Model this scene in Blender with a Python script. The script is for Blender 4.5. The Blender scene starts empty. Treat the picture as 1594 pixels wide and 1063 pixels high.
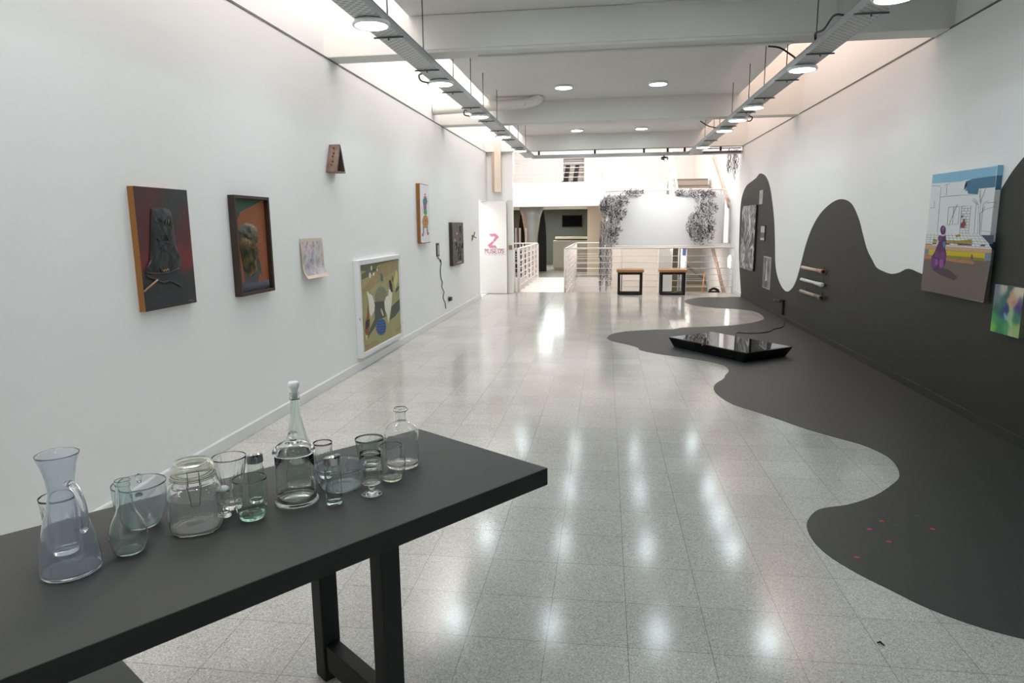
import bpy, bmesh, math, random
from mathutils import Vector, Matrix
random.seed(7)
PI = math.pi
sc = bpy.context.scene
COL = sc.collection

# ---------------------------------------------------------------- camera, world, daylight, exposure
cam_d = bpy.data.cameras.new('camera'); cam = bpy.data.objects.new('camera', cam_d); COL.objects.link(cam)
cam_d.sensor_width = 36.0; cam_d.lens = 1050.156 / 1594 * 36; cam_d.clip_start = 0.02; cam_d.clip_end = 200
r_ = Vector((0.99069762, 0.13567387, -0.0105275)); u_ = Vector((-0.01286472, 0.17039173, 0.98529242)); f_ = Vector((-0.13547223, 0.97599142, -0.17055209))
cam.matrix_world = Matrix(((r_.x, u_.x, -f_.x, 0), (r_.y, u_.y, -f_.y, 0), (r_.z, u_.z, -f_.z, 1.52), (0, 0, 0, 1)))
sc.camera = cam
sc.view_settings.view_transform = 'Standard'; sc.view_settings.look = 'None'
sc.view_settings.exposure = 0.44; sc.view_settings.gamma = 1.0; sc.view_settings.use_curve_mapping = False
world = bpy.data.worlds.new('sky'); sc.world = world; world.use_nodes = True
world.node_tree.nodes['Background'].inputs[0].default_value = (0.80, 0.89, 1.0, 1)
world.node_tree.nodes['Background'].inputs[1].default_value = 0.6
SKY_L, SKY_R, SKY_ATRIUM = 4.2, 2.3, 2.7      # brightness of the glazed roof strips
LAMP = 28.0
sc.cycles.max_bounces = 20; sc.cycles.transmission_bounces = 20; sc.cycles.glossy_bounces = 6; sc.cycles.diffuse_bounces = 5; sc.cycles.transparent_max_bounces = 16

def area(name, loc, sx, sy, energy, col, rot=(0, 0, 0)):
    d = bpy.data.lights.new(name, 'AREA'); d.shape = 'RECTANGLE'; d.size = sx; d.size_y = sy; d.energy = energy; d.color = col
    o = bpy.data.objects.new(name, d); COL.objects.link(o); o.location = loc; o.rotation_euler = rot; return o

# ---------------------------------------------------------------- materials
MATS = {}
def lin(c):
    return tuple(((v / 255) / 12.92 if v / 255 <= 0.04045 else ((v / 255 + 0.055) / 1.055) ** 2.4) for v in c)
def mat(name, rgb, rough=0.6, metal=0.0, spec=0.5, noise=0.0, nscale=6.0, bump=0.0, bscale=40.0, trans=0.0, ior=1.45, emit=0.0, ecol=None, coat=0.0, stretch=None):
    if name in MATS: return MATS[name]
    m = bpy.data.materials.new(name); m.use_nodes = True; nt = m.node_tree; b = nt.nodes['Principled BSDF']
    c = lin(rgb) + (1,)
    b.inputs['Base Color'].default_value = c; b.inputs['Roughness'].default_value = rough; b.inputs['Metallic'].default_value = metal
    b.inputs['Specular IOR Level'].default_value = spec; b.inputs['Transmission Weight'].default_value = trans; b.inputs['IOR'].default_value = ior
    b.inputs['Coat Weight'].default_value = coat
    if emit:
        b.inputs['Emission Color'].default_value = (lin(ecol) if ecol else lin(rgb)) + (1,); b.inputs['Emission Strength'].default_value = emit
    tc = nt.nodes.new('ShaderNodeTexCoord'); src = tc.outputs['Object']
    if stretch:
        mp = nt.nodes.new('ShaderNodeMapping'); mp.inputs['Scale'].default_value = stretch; nt.links.new(src, mp.inputs[0]); src = mp.outputs[0]
    if noise:
        n = nt.nodes.new('ShaderNodeTexNoise'); n.inputs['Scale'].default_value = nscale; n.inputs['Detail'].default_value = 5
        nt.links.new(src, n.inputs['Vector'])
        mx = nt.nodes.new('ShaderNodeMix'); mx.data_type = 'RGBA'
        mx.inputs['A'].default_value = tuple(max(0, v * (1 - noise)) for v in c[:3]) + (1,); mx.inputs['B'].default_value = tuple(min(1, v * (1 + noise)) for v in c[:3]) + (1,)
        nt.links.new(n.outputs['Fac'], mx.inputs['Factor']); nt.links.new(mx.outputs['Result'], b.inputs['Base Color'])
    if bump:
        n2 = nt.nodes.new('ShaderNodeTexNoise'); n2.inputs['Scale'].default_value = bscale; nt.links.new(src, n2.inputs['Vector'])
        bp = nt.nodes.new('ShaderNodeBump'); bp.inputs['Strength'].default_value = bump; bp.inputs['Distance'].default_value = 0.01
        nt.links.new(n2.outputs['Fac'], bp.inputs['Height']); nt.links.new(bp.outputs[0], b.inputs['Normal'])
    MATS[name] = m; return m

def ramp_mat(name, stops, scale=5.0, detail=6.0, rough=0.6, distortion=0.0, bump=0.0, stretch=(1, 1, 1)):
    m = bpy.data.materials.new(name); m.use_nodes = True; nt = m.node_tree; b = nt.nodes['Principled BSDF']; b.inputs['Roughness'].default_value = rough
    tc = nt.nodes.new('ShaderNodeTexCoord'); mp = nt.nodes.new('ShaderNodeMapping'); mp.inputs['Scale'].default_value = stretch
    n = nt.nodes.new('ShaderNodeTexNoise'); n.inputs['Scale'].default_value = scale; n.inputs['Detail'].default_value = detail; n.inputs['Distortion'].default_value = distortion
    cr = nt.nodes.new('ShaderNodeValToRGB'); e = cr.color_ramp.elements
    while len(e) < len(stops): e.new(0.5)
    for i, (p, c) in enumerate(stops): e[i].position = p; e[i].color = lin(c) + (1,)
    nt.links.new(tc.outputs['Object'], mp.inputs[0]); nt.links.new(mp.outputs[0], n.inputs['Vector']); nt.links.new(n.outputs['Fac'], cr.inputs[0]); nt.links.new(cr.outputs[0], b.inputs['Base Color'])
    if bump:
        bp = nt.nodes.new('ShaderNodeBump'); bp.inputs['Strength'].default_value = bump; bp.inputs['Distance'].default_value = 0.02
        nt.links.new(n.outputs['Fac'], bp.inputs['Height']); nt.links.new(bp.outputs[0], b.inputs['Normal'])
    MATS[name] = m; return m

def floor_material():
    m = bpy.data.materials.new('terrazzo_tiles'); m.use_nodes = True; nt = m.node_tree; b = nt.nodes['Principled BSDF']
    tc = nt.nodes.new('ShaderNodeTexCoord'); mp = nt.nodes.new('ShaderNodeMapping'); mp.inputs['Location'].default_value = (0.4964 + 0.2978 * 20, -2.2626 + 0.2979 * 20, 0)
    nt.links.new(tc.outputs['Object'], mp.inputs[0])
    br = nt.nodes.new('ShaderNodeTexBrick'); br.offset = 0.0; br.squash = 1.0
    br.inputs['Scale'].default_value = 1.0; br.inputs['Brick Width'].default_value = 0.2978; br.inputs['Row Height'].default_value = 0.2979; br.inputs['Mortar Size'].default_value = 0.0012; br.inputs['Mortar Smooth'].default_value = 0.0
    br.inputs['Color1'].default_value = (0.90, 0.90, 0.90, 1); br.inputs['Color2'].default_value = (1, 1, 1, 1); br.inputs['Mortar'].default_value = (0.46, 0.45, 0.43, 1)
    nt.links.new(mp.outputs[0], br.inputs['Vector'])
    vo = nt.nodes.new('ShaderNodeTexVoronoi'); vo.inputs['Scale'].default_value = 260.0; nt.links.new(tc.outputs['Object'], vo.inputs['Vector'])
    cr = nt.nodes.new('ShaderNodeValToRGB'); e = cr.color_ramp.elements
    e[0].position = 0.0; e[0].color = (0.32, 0.313, 0.295, 1); e[1].position = 0.22; e[1].color = (0.49, 0.478, 0.45, 1)
    e2 = e.new(0.7); e2.color = (0.55, 0.537, 0.505, 1); e3 = e.new(0.92); e3.color = (0.70, 0.69, 0.66, 1)
    sp = nt.nodes.new('ShaderNodeSeparateColor'); nt.links.new(vo.outputs['Color'], sp.inputs[0]); nt.links.new(sp.outputs[0], cr.inputs[0])
    n = nt.nodes.new('ShaderNodeTexNoise'); n.inputs['Scale'].default_value = 1.3; n.inputs['Detail'].default_value = 6; nt.links.new(tc.outputs['Object'], n.inputs['Vector'])
    cr2 = nt.nodes.new('ShaderNodeValToRGB'); cr2.color_ramp.elements[0].position = 0.3; cr2.color_ramp.elements[0].color = (0.88, 0.87, 0.84, 1); cr2.color_ramp.elements[1].position = 0.7; cr2.color_ramp.elements[1].color = (1, 1, 1, 1)
    nt.links.new(n.outputs['Fac'], cr2.inputs[0])
    m1 = nt.nodes.new('ShaderNodeMix'); m1.data_type = 'RGBA'; m1.blend_type = 'MULTIPLY'; m1.inputs['Factor'].default_value = 1
    m2 = nt.nodes.new('ShaderNodeMix'); m2.data_type = 'RGBA'; m2.blend_type = 'MULTIPLY'; m2.inputs['Factor'].default_value = 1
    nt.links.new(cr.outputs[0], m1.inputs['A']); nt.links.new(br.outputs['Color'], m1.inputs['B']); nt.links.new(m1.outputs['Result'], m2.inputs['A']); nt.links.new(cr2.outputs[0], m2.inputs['B'])
    nt.links.new(m2.outputs['Result'], b.inputs['Base Color'])
    b.inputs['Roughness'].default_value = 0.145; b.inputs['Specular IOR Level'].default_value = 0.6
    n3 = nt.nodes.new('ShaderNodeTexNoise'); n3.inputs['Scale'].default_value = 4.0; n3.inputs['Detail'].default_value = 3; nt.links.new(tc.outputs['Object'], n3.inputs['Vector'])
    bp = nt.nodes.new('ShaderNodeBump'); bp.inputs['Strength'].default_value = 0.03; bp.inputs['Distance'].default_value = 0.01
    nt.links.new(n3.outputs['Fac'], bp.inputs['Height']); nt.links.new(bp.outputs[0], b.inputs['Normal'])
    MATS['floor'] = m; return m

def tray_material():
    m = bpy.data.materials.new('perforated_galvanised_steel'); m.use_nodes = True; nt = m.node_tree; b = nt.nodes['Principled BSDF']
    b.inputs['Base Color'].default_value = (0.42, 0.43, 0.44, 1); b.inputs['Metallic'].default_value = 0.2; b.inputs['Roughness'].default_value = 0.5
    tc = nt.nodes.new('ShaderNodeTexCoord'); br = nt.nodes.new('ShaderNodeTexBrick'); br.offset = 0.5
    mp = nt.nodes.new('ShaderNodeMapping'); mp.inputs['Location'].default_value = (10.0, 10.0, 0); nt.links.new(tc.outputs['Object'], mp.inputs[0])
    sx = nt.nodes.new('ShaderNodeSeparateXYZ'); cx = nt.nodes.new('ShaderNodeCombineXYZ'); nt.links.new(mp.outputs[0], sx.inputs[0]); nt.links.new(sx.outputs[0], cx.inputs[0]); nt.links.new(sx.outputs[1], cx.inputs[1])
    br.inputs['Scale'].default_value = 1.0; br.inputs['Brick Width'].default_value = 0.060; br.inputs['Row Height'].default_value = 0.032; br.inputs['Mortar Size'].default_value = 0.0118; br.inputs['Mortar Smooth'].default_value = 0.0
    nt.links.new(cx.outputs[0], br.inputs['Vector'])
    cm = nt.nodes.new('ShaderNodeMath'); cm.operation = 'SUBTRACT'; cm.inputs[0].default_value = 1.0; nt.links.new(br.outputs['Fac'], cm.inputs[1])
    mx = nt.nodes.new('ShaderNodeMix'); mx.data_type = 'RGBA'; mx.inputs['A'].default_value = (0.62, 0.62, 0.62, 1); mx.inputs['B'].default_value = (0.05, 0.05, 0.055, 1)
    nt.links.new(cm.outputs[0], mx.inputs['Factor']); nt.links.new(mx.outputs['Result'], b.inputs['Base Color'])
    MATS['tray'] = m; return m

# ---------------------------------------------------------------- mesh helpers
class MB:
    def __init__(s): s.v = []; s.f = []; s.m = []; s.smooth = []
    def face(s, pts, mi=0, sm=False):
        n = len(s.v); s.v += [tuple(p) for p in pts]; s.f.append(list(range(n, n + len(pts)))); s.m.append(mi); s.smooth.append(sm)
    def box(s, x0, x1, y0, y1, z0, z1, mi=0, M=None):
        n = len(s.v); P = [(x, y, z) for x in (x0, x1) for y in (y0, y1) for z in (z0, z1)]
        if M: P = [tuple(M @ Vector(p)) for p in P]
        s.v += P
        for q in ((0, 1, 3, 2), (4, 6, 7, 5), (0, 4, 5, 1), (2, 3, 7, 6), (0, 2, 6, 4), (1, 5, 7, 3)):
            s.f.append([n + k for k in q]); s.m.append(mi); s.smooth.append(False)
        return s
    def prism(s, poly, fn, d0, d1, mi=0):
        """poly: 2d outline; fn(a, b, d) -> 3d point; extruded from d0 to d1"""
        n = len(s.v); k = len(poly); s.v += [tuple(fn(a, b, d0)) for a, b in poly] + [tuple(fn(a, b, d1)) for a, b in poly]
        s.f += [[n + i for i in range(k)][::-1], [n + k + i for i in range(k)]]; s.m += [mi, mi]; s.smooth += [False, False]
        for i in range(k):
            j = (i + 1) % k; s.f.append([n + i, n + j, n + k + j, n + k + i]); s.m.append(mi); s.smooth.append(False)
        return s
    def tube(s, pts, r, seg=8, mi=0, caps=True):
        pts = [Vector(p) for p in pts]; n0 = len(s.v); up = None
        rs = r if isinstance(r, (list, tuple)) else [r] * len(pts)
        for i, p in enumerate(pts):
            d = (pts[min(i + 1, len(pts) - 1)] - pts[max(i - 1, 0)]).normalized()
            if up is None:
                up = Vector((0, 0, 1)) if abs(d.z) < 0.9 else Vector((1, 0, 0))
            a = d.cross(up).normalized(); b = a.cross(d).normalized(); up = b
            for k in range(seg):
                t = 2 * PI * k / seg; s.v.append(tuple(p + rs[i] * (math.cos(t) * a + math.sin(t) * b)))
        for i in range(len(pts) - 1):
            for k in range(seg):
                k2 = (k + 1) % seg; A = n0 + i * seg; s.f.append([A + k, A + k2, A + seg + k2, A + seg + k]); s.m.append(mi); s.smooth.append(True)
        if caps:
            s.f.append([n0 + k for k in range(seg)][::-1]); s.m.append(mi); s.smooth.append(False)
            e = n0 + (len(pts) - 1) * seg; s.f.append([e + k for k in range(seg)]); s.m.append(mi); s.smooth.append(False)
        return s
    def lathe(s, prof, c=(0, 0, 0), seg=48, mi=0, fn=None, sm=True):
        """closed surface of revolution; prof is [(z, r), ...]; fn(theta, z, r) -> r"""
        n0 = len(s.v)
        for z, r in prof:
            if r < 1e-5: s.v.append((c[0], c[1], c[2] + z))
            else:
                for k in range(seg):
                    t = 2 * PI * k / seg; rr = fn(t, z, r) if fn else r; s.v.append((c[0] + rr * math.cos(t), c[1] + rr * math.sin(t), c[2] + z))
        idx = n0; rings = []
        for z, r in prof:
            if r < 1e-5: rings.append([idx]); idx += 1
            else: rings.append(list(range(idx, idx + seg))); idx += seg
        for A, B in zip(rings, rings[1:]):
            for k in range(seg):
                k2 = (k + 1) % seg
                if len(A) == 1 and len(B) == 1: continue
                if len(A) == 1: fc = [A[0], B[k2], B[k]]
                elif len(B) == 1: fc = [A[k], A[k2], B[0]]
                else: fc = [A[k], A[k2], B[k2], B[k]]
                s.f.append(fc); s.m.append(mi); s.smooth.append(sm)
        return s
    def mesh(s, name, mats):
        me = bpy.data.meshes.new(name); me.from_pydata(s.v, [], s.f); 
        for m in mats: me.materials.append(m)
        for p, mi, sm in zip(me.polygons, s.m, s.smooth): p.material_index = mi; p.use_smooth = sm
        bm = bmesh.new(); bm.from_mesh(me); bmesh.ops.recalc_face_normals(bm, faces=bm.faces); bm.to_mesh(me); bm.free()
        me.update(); return me

def obj(name, mb, mats, parent=None, bevel=0.0, loc=None):
    if not isinstance(mats, (list, tuple)): mats = [mats]
    o = bpy.data.objects.new(name, mb.mesh(name, mats)); COL.objects.link(o)
    if parent: o.parent = parent
    if loc: o.location = loc
    if bevel:
        b = o.modifiers.new('bevel', 'BEVEL'); b.width = bevel; b.segments = 2; b.limit_method = 'ANGLE'
    return o
def tag(o, label=None, cat=None, group=None, kind=None):
    if label: o['label'] = label
    if cat: o['category'] = cat
    if group: o['group'] = group
    if kind: o['kind'] = kind
    return o
def thing(name, label, cat, loc=(0, 0, 0), group=None, rotz=0.0):
    o = bpy.data.objects.new(name, None); COL.objects.link(o); o.location = loc; o.rotation_euler = (0, 0, rotz); o.empty_display_size = 0.1
    return tag(o, label, cat, group)
def struct(name, mb, mats, label, bevel=0.0): return tag(obj(name, mb, mats, bevel=bevel), label, 'room', kind='structure')
def copy_thing(o, parent=None):
    c = o.copy(); COL.objects.link(c); c.parent = parent
    for ch in [k for k in COL.objects if k.parent == o]: copy_thing(ch, c)
    return c
def catmull(pts, n=6, closed=False):
    out = []; N = len(pts); rng = range(N) if closed else range(N - 1)
    for i in rng:
        if closed: p0, p1, p2, p3 = pts[(i - 1) % N], pts[i], pts[(i + 1) % N], pts[(i + 2) % N]
        else: p0, p1, p2, p3 = pts[max(i - 1, 0)], pts[i], pts[i + 1], pts[min(i + 2, N - 1)]
        for k in range(n):
            t = k / n
            out.append(tuple(0.5 * (2 * b + (c - a) * t + (2 * a - 5 * b + 4 * c - d) * t * t + (-a + 3 * b - 3 * c + d) * t ** 3) for a, b, c, d in zip(p0, p1, p2, p3)))
    if not closed: out.append(tuple(pts[-1]))
    return out
ART={
 'big':[
  ('lightblue',[(6.348,1.903),(5.377,1.895),(5.384,1.826),(5.794,1.824),(5.866,1.817),(6.348,1.829)]),
  ('deepblue',[(5.792,1.813),(5.684,1.827),(5.378,1.829),(5.374,1.751),(5.59,1.75),(5.597,1.708),(5.738,1.718),(5.755,1.743),(5.783,1.737),(5.772,1.765),(5.799,1.745),(5.788,1.792)]),
  ('white',[(5.8,1.744),(5.789,1.812),(5.777,1.785),(5.767,1.786),(5.799,1.815),(5.811,1.746)]),
  ('ink',[(6.351,1.808),(6.207,1.8),(6.184,1.78),(6.176,1.42),(6.17,1.42),(6.178,1.779),(6.206,1.803),(6.352,1.811)]),
  ('ink',[(6.171,1.708),(5.888,1.71),(5.6,1.706),(5.601,1.708),(5.889,1.713),(6.172,1.711)]),
  ('ink',[(6.087,1.8),(6.078,1.719),(6.072,1.719),(6.081,1.799)]),
  ('ink',[(6.118,1.8),(6.035,1.81),(6.037,1.812),(6.121,1.803)]),
  ('ink',[(6.339,1.623),(6.261,1.624),(6.272,1.681),(6.278,1.681),(6.267,1.626),(6.34,1.626)]),
  ('ink',[(5.607,1.649),(5.593,1.412),(5.588,1.411),(5.602,1.649)]),
  ('ink',[(5.59,1.749),(5.377,1.748),(5.378,1.751),(5.591,1.752)]),
  ('ink',[(5.48,1.616),(5.512,1.586),(5.501,1.438),(5.323,1.429),(5.323,1.432),(5.497,1.439),(5.507,1.585),(5.476,1.614)]),
  ('ink',[(5.455,1.638),(5.338,1.642),(5.339,1.644),(5.456,1.641)]),
  ('ink',[(6.021,1.621),(5.847,1.623),(5.846,1.49),(6.013,1.482),(6.018,1.623),(6.024,1.623),(6.018,1.481),(5.841,1.488),(5.843,1.625),(6.022,1.624)]),
  ('ink',[(5.939,1.623),(5.933,1.486),(5.928,1.486),(5.933,1.623)]),
  ('ink',[(5.888,1.642),(5.994,1.473),(5.988,1.472),(5.882,1.64)]),
  ('ink',[(5.811,1.624),(5.677,1.624),(5.673,1.379),(5.668,1.379),(5.673,1.624),(5.811,1.627)]),
  ('ink',[(5.814,1.625),(5.805,1.414),(5.8,1.414),(5.808,1.625)]),
  ('ink',[(5.81,1.608),(5.675,1.606),(5.676,1.608),(5.81,1.61)]),
  ('ink',[(5.808,1.587),(5.675,1.586),(5.675,1.587),(5.809,1.589)]),
  ('ink',[(5.807,1.565),(5.674,1.565),(5.675,1.567),(5.807,1.567)]),
  ('ink',[(5.806,1.544),(5.674,1.544),(5.674,1.546),(5.806,1.546)]),
  ('ink',[(5.804,1.523),(5.673,1.523),(5.674,1.525),(5.805,1.525)]),
  ('ink',[(5.803,1.501),(5.673,1.502),(5.673,1.504),(5.803,1.503)]),
  ('ink',[(5.802,1.48),(5.672,1.481),(5.673,1.483),(5.802,1.482)]),
  ('ink',[(5.8,1.458),(5.672,1.46),(5.672,1.462),(5.801,1.46)]),
  ('ink',[(5.799,1.437),(5.671,1.439),(5.671,1.441),(5.799,1.438)]),
  ('ink',[(5.798,1.415),(5.67,1.418),(5.671,1.42),(5.798,1.417)]),
  ('ink',[(5.774,1.609),(5.773,1.587),(5.769,1.587),(5.77,1.608)]),
  ('ink',[(5.718,1.607),(5.717,1.586),(5.713,1.586),(5.714,1.607)]),
  ('ink',[(5.735,1.587),(5.734,1.565),(5.73,1.565),(5.731,1.586)]),
  ('ink',[(5.771,1.566),(5.77,1.545),(5.766,1.545),(5.767,1.566)]),
  ('ink',[(5.715,1.565),(5.714,1.544),(5.71,1.544),(5.712,1.565)]),
  ('ink',[(5.732,1.544),(5.731,1.523),(5.728,1.523),(5.729,1.544)]),
  ('ink',[(5.769,1.523),(5.767,1.502),(5.764,1.502),(5.765,1.523)]),
  ('ink',[(5.713,1.523),(5.711,1.502),(5.708,1.502),(5.709,1.523)]),
  ('ink',[(5.73,1.502),(5.729,1.481),(5.725,1.481),(5.726,1.502)]),
  ('ink',[(5.766,1.481),(5.765,1.459),(5.761,1.459),(5.762,1.481)]),
  ('ink',[(5.71,1.481),(5.709,1.46),(5.705,1.46),(5.706,1.481)]),
  ('ink',[(5.727,1.46),(5.726,1.438),(5.722,1.438),(5.723,1.459)]),
  ('ink',[(5.763,1.438),(5.762,1.417),(5.758,1.416),(5.759,1.438)]),
  ('ink',[(5.707,1.438),(5.706,1.417),(5.702,1.417),(5.703,1.438)]),
  ('brick',[(5.799,1.553),(5.776,1.556),(5.777,1.539),(5.798,1.537)]),
  ('brick',[(5.77,1.527),(5.741,1.526),(5.741,1.507),(5.727,1.489),(5.736,1.457),(5.795,1.46),(5.797,1.492),(5.77,1.505)]),
  ('white',[(5.5,1.326),(5.536,1.545),(5.548,1.647),(5.561,1.749),(5.58,1.75),(5.568,1.648),(5.555,1.546),(5.519,1.325)]),
  ('ink',[(5.519,1.33),(5.553,1.545),(5.563,1.628),(5.66,1.667),(5.663,1.665),(5.568,1.627),(5.557,1.546),(5.524,1.33)]),
  ('ink',[(5.495,1.331),(5.532,1.565),(5.463,1.594),(5.341,1.611),(5.342,1.613),(5.466,1.596),(5.537,1.566),(5.499,1.331)]),
  ('ink',[(5.536,1.637),(5.533,1.667),(5.478,1.764),(5.482,1.765),(5.538,1.667),(5.541,1.637)]),
  ('ink',[(5.504,1.57),(5.499,1.635),(5.438,1.653),(5.441,1.655),(5.503,1.636),(5.509,1.571)]),
  ('ink',[(5.564,1.628),(5.587,1.649),(5.643,1.682),(5.646,1.68),(5.591,1.648),(5.568,1.627)]),
  ('ink',[(5.548,1.647),(5.575,1.734),(5.58,1.734),(5.553,1.647)]),
  ('white',[(6.353,1.412),(5.485,1.413),(5.321,1.311),(6.358,1.309)]),
  ('mustard',[(5.859,1.402),(5.785,1.409),(5.781,1.393),(5.848,1.384)]),
  ('mustard',[(6.019,1.36),(5.817,1.356),(5.613,1.375),(5.587,1.341),(5.812,1.33),(5.991,1.338)]),
  ('mustard',[(6.224,1.367),(6.148,1.357),(6.157,1.34),(6.231,1.341)]),
  ('mustard',[(6.342,1.323),(6.227,1.32),(6.23,1.311),(6.347,1.309)]),
  ('maroon',[(5.813,1.338),(5.596,1.336),(5.603,1.326),(5.81,1.324)]),
  ('maroon',[(6.002,1.336),(5.934,1.335),(5.938,1.324),(6.005,1.324)]),
  ('maroon',[(6.23,1.334),(6.156,1.334),(6.163,1.322),(6.233,1.322)]),
  ('maroon',[(5.479,1.337),(5.414,1.34),(5.415,1.328),(5.479,1.326)]),
  ('ink',[(6.349,1.393),(5.472,1.398),(5.473,1.4),(6.349,1.395)]),
  ('ink',[(6.35,1.374),(5.44,1.379),(5.441,1.38),(6.35,1.376)]),
  ('ink',[(6.351,1.355),(5.409,1.359),(5.409,1.361),(6.352,1.357)]),
  ('ink',[(6.353,1.336),(5.377,1.34),(5.378,1.342),(6.353,1.338)]),
  ('ink',[(6.354,1.317),(5.346,1.321),(5.347,1.323),(6.354,1.319)]),
  ('ink',[(6.344,1.41),(6.355,1.309),(6.35,1.309),(6.34,1.41)]),
  ('ink',[(6.28,1.411),(6.276,1.31),(6.272,1.31),(6.276,1.41)]),
  ('ink',[(6.218,1.411),(6.2,1.31),(6.196,1.311),(6.214,1.411)]),
  ('ink',[(6.157,1.412),(6.125,1.311),(6.122,1.311),(6.153,1.412)]),
  ('ink',[(6.097,1.413),(6.053,1.311),(6.049,1.312),(6.093,1.413)]),
  ('ink',[(6.038,1.414),(5.982,1.312),(5.978,1.312),(6.035,1.414)]),
  ('ink',[(5.981,1.414),(5.913,1.312),(5.91,1.313),(5.977,1.415)]),
  ('ink',[(5.925,1.415),(5.846,1.313),(5.842,1.314),(5.921,1.416)]),
  ('ink',[(5.87,1.416),(5.78,1.313),(5.777,1.314),(5.866,1.416)]),
  ('ink',[(5.815,1.416),(5.716,1.314),(5.713,1.315),(5.812,1.417)]),
  ('ink',[(5.762,1.417),(5.653,1.314),(5.65,1.315),(5.76,1.418)]),
  ('ink',[(5.71,1.418),(5.592,1.315),(5.589,1.316),(5.708,1.419)]),
  ('ink',[(5.659,1.419),(5.532,1.315),(5.529,1.316),(5.657,1.419)]),
  ('ink',[(5.609,1.419),(5.473,1.316),(5.471,1.317),(5.607,1.42)]),
  ('ink',[(5.56,1.42),(5.416,1.316),(5.414,1.317),(5.558,1.421)]),
  ('ink',[(5.512,1.42),(5.36,1.317),(5.358,1.317),(5.51,1.421)]),
  ('darkblue',[(5.484,1.408),(5.315,1.409),(5.316,1.347),(5.361,1.347)]),
  ('peach',[(6.358,1.309),(5.321,1.311),(5.321,1.283),(6.359,1.276)]),
  ('steel',[(6.359,1.276),(6.273,1.274),(6.272,1.231),(6.358,1.232)]),
  ('yellow',[(6.28,1.271),(5.402,1.282),(5.402,1.221),(5.989,1.214),(6.182,1.219),(6.28,1.233)]),
  ('olive',[(5.994,1.237),(5.406,1.241),(5.403,1.221),(5.989,1.214)]),
  ('steel',[(5.402,1.282),(5.32,1.281),(5.316,1.224),(5.402,1.221)]),
  ('ink',[(5.561,1.242),(5.561,1.231),(5.565,1.223),(5.572,1.22),(5.581,1.223),(5.588,1.23),(5.592,1.24),(5.592,1.251),(5.588,1.259),(5.581,1.262),(5.572,1.259),(5.565,1.252)]),
  ('brown',[(6.357,1.23),(5.989,1.214),(5.402,1.221),(5.316,1.222),(5.353,.923),(6.362,.916)]),
  ('orange',[(6.359,1.227),(6.182,1.219),(5.966,1.213),(5.581,1.216),(5.53,1.206),(5.556,1.186),(5.637,1.191),(5.762,1.188),(5.962,1.195),(6.177,1.196),(6.359,1.189)]),
  ('shadow',[(6.184,1.105),(6.032,1.138),(5.902,1.124),(5.761,1.078),(5.798,1.046),(5.959,1.063),(6.081,1.081)]),
  ('purple',[(6.028,1.439),(6.029,1.42),(6.042,1.405),(6.062,1.4),(6.084,1.405),(6.102,1.419),(6.112,1.438),(6.11,1.457),(6.097,1.471),(6.077,1.477),(6.055,1.472),(6.037,1.458)]),
  ('purple',[(6.118,1.386),(6.014,1.394),(5.996,1.338),(6.003,1.282),(6.085,1.279),(6.153,1.293),(6.12,1.335)]),
  ('violet',[(6.07,1.37),(6.072,1.357),(6.082,1.346),(6.097,1.342),(6.115,1.345),(6.129,1.355),(6.136,1.369),(6.135,1.383),(6.124,1.393),(6.108,1.397),(6.091,1.393),(6.077,1.384)]),
  ('purple',[(6.139,1.311),(6.007,1.304),(5.969,1.249),(5.969,1.17),(6.028,1.115),(6.146,1.102),(6.214,1.133),(6.218,1.215),(6.176,1.252)]),
  ('violet',[(6.093,1.238),(6.095,1.224),(6.107,1.213),(6.126,1.209),(6.146,1.212),(6.162,1.221),(6.17,1.235),(6.168,1.249),(6.156,1.259),(6.137,1.264),(6.117,1.261),(6.101,1.251)]),
  ('violet',[(6.122,1.167),(6.124,1.145),(6.139,1.128),(6.162,1.121),(6.188,1.125),(6.209,1.14),(6.22,1.162),(6.218,1.184),(6.203,1.201),(6.18,1.208),(6.154,1.204),(6.133,1.189)]),
  ('violet',[(5.982,1.226),(5.985,1.203),(6.0,1.186),(6.024,1.178),(6.051,1.183),(6.073,1.199),(6.085,1.221),(6.082,1.244),(6.067,1.262),(6.042,1.269),(6.016,1.264),(5.994,1.248)]),
  ('magenta',[(6.001,1.168),(6.002,1.149),(6.013,1.134),(6.03,1.128),(6.05,1.132),(6.067,1.145),(6.076,1.164),(6.075,1.184),(6.064,1.199),(6.046,1.205),(6.026,1.201),(6.01,1.187)]),
  ('magenta',[(6.095,1.175),(6.096,1.161),(6.104,1.15),(6.118,1.145),(6.133,1.148),(6.146,1.158),(6.152,1.171),(6.151,1.185),(6.143,1.196),(6.129,1.201),(6.114,1.198),(6.101,1.188)]),
  ('magenta',[(6.048,1.45),(6.049,1.441),(6.053,1.434),(6.061,1.432),(6.07,1.434),(6.077,1.44),(6.081,1.449),(6.081,1.459),(6.076,1.465),(6.068,1.468),(6.06,1.465),(6.052,1.459)]),
  ('blue',[(6.052,1.342),(6.002,1.347),(5.998,1.304),(6.029,1.294)]),
 ],
 'small':[
  ('greyviolet',[(5.232,1.061),(4.909,1.066),(4.899,1.016),(5.084,1.01),(5.158,.906),(5.232,.911)]),
  ('cream',[(5.095,1.065),(4.91,1.071),(4.897,1.003),(4.998,1.032),(5.084,1.01)]),
  ('teal',[(5.118,1.006),(5.028,1.069),(5.035,.935),(5.139,.813),(5.231,.785),(5.221,.857)]),
  ('green',[(5.246,.924),(5.137,.923),(5.055,.865),(5.075,.726),(5.254,.723),(5.258,.796)]),
  ('lime',[(5.258,.796),(5.16,.796),(5.158,.724),(5.254,.723)]),
  ('green',[(5.072,.89),(4.967,.877),(4.918,.738),(5.075,.726)]),
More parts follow.
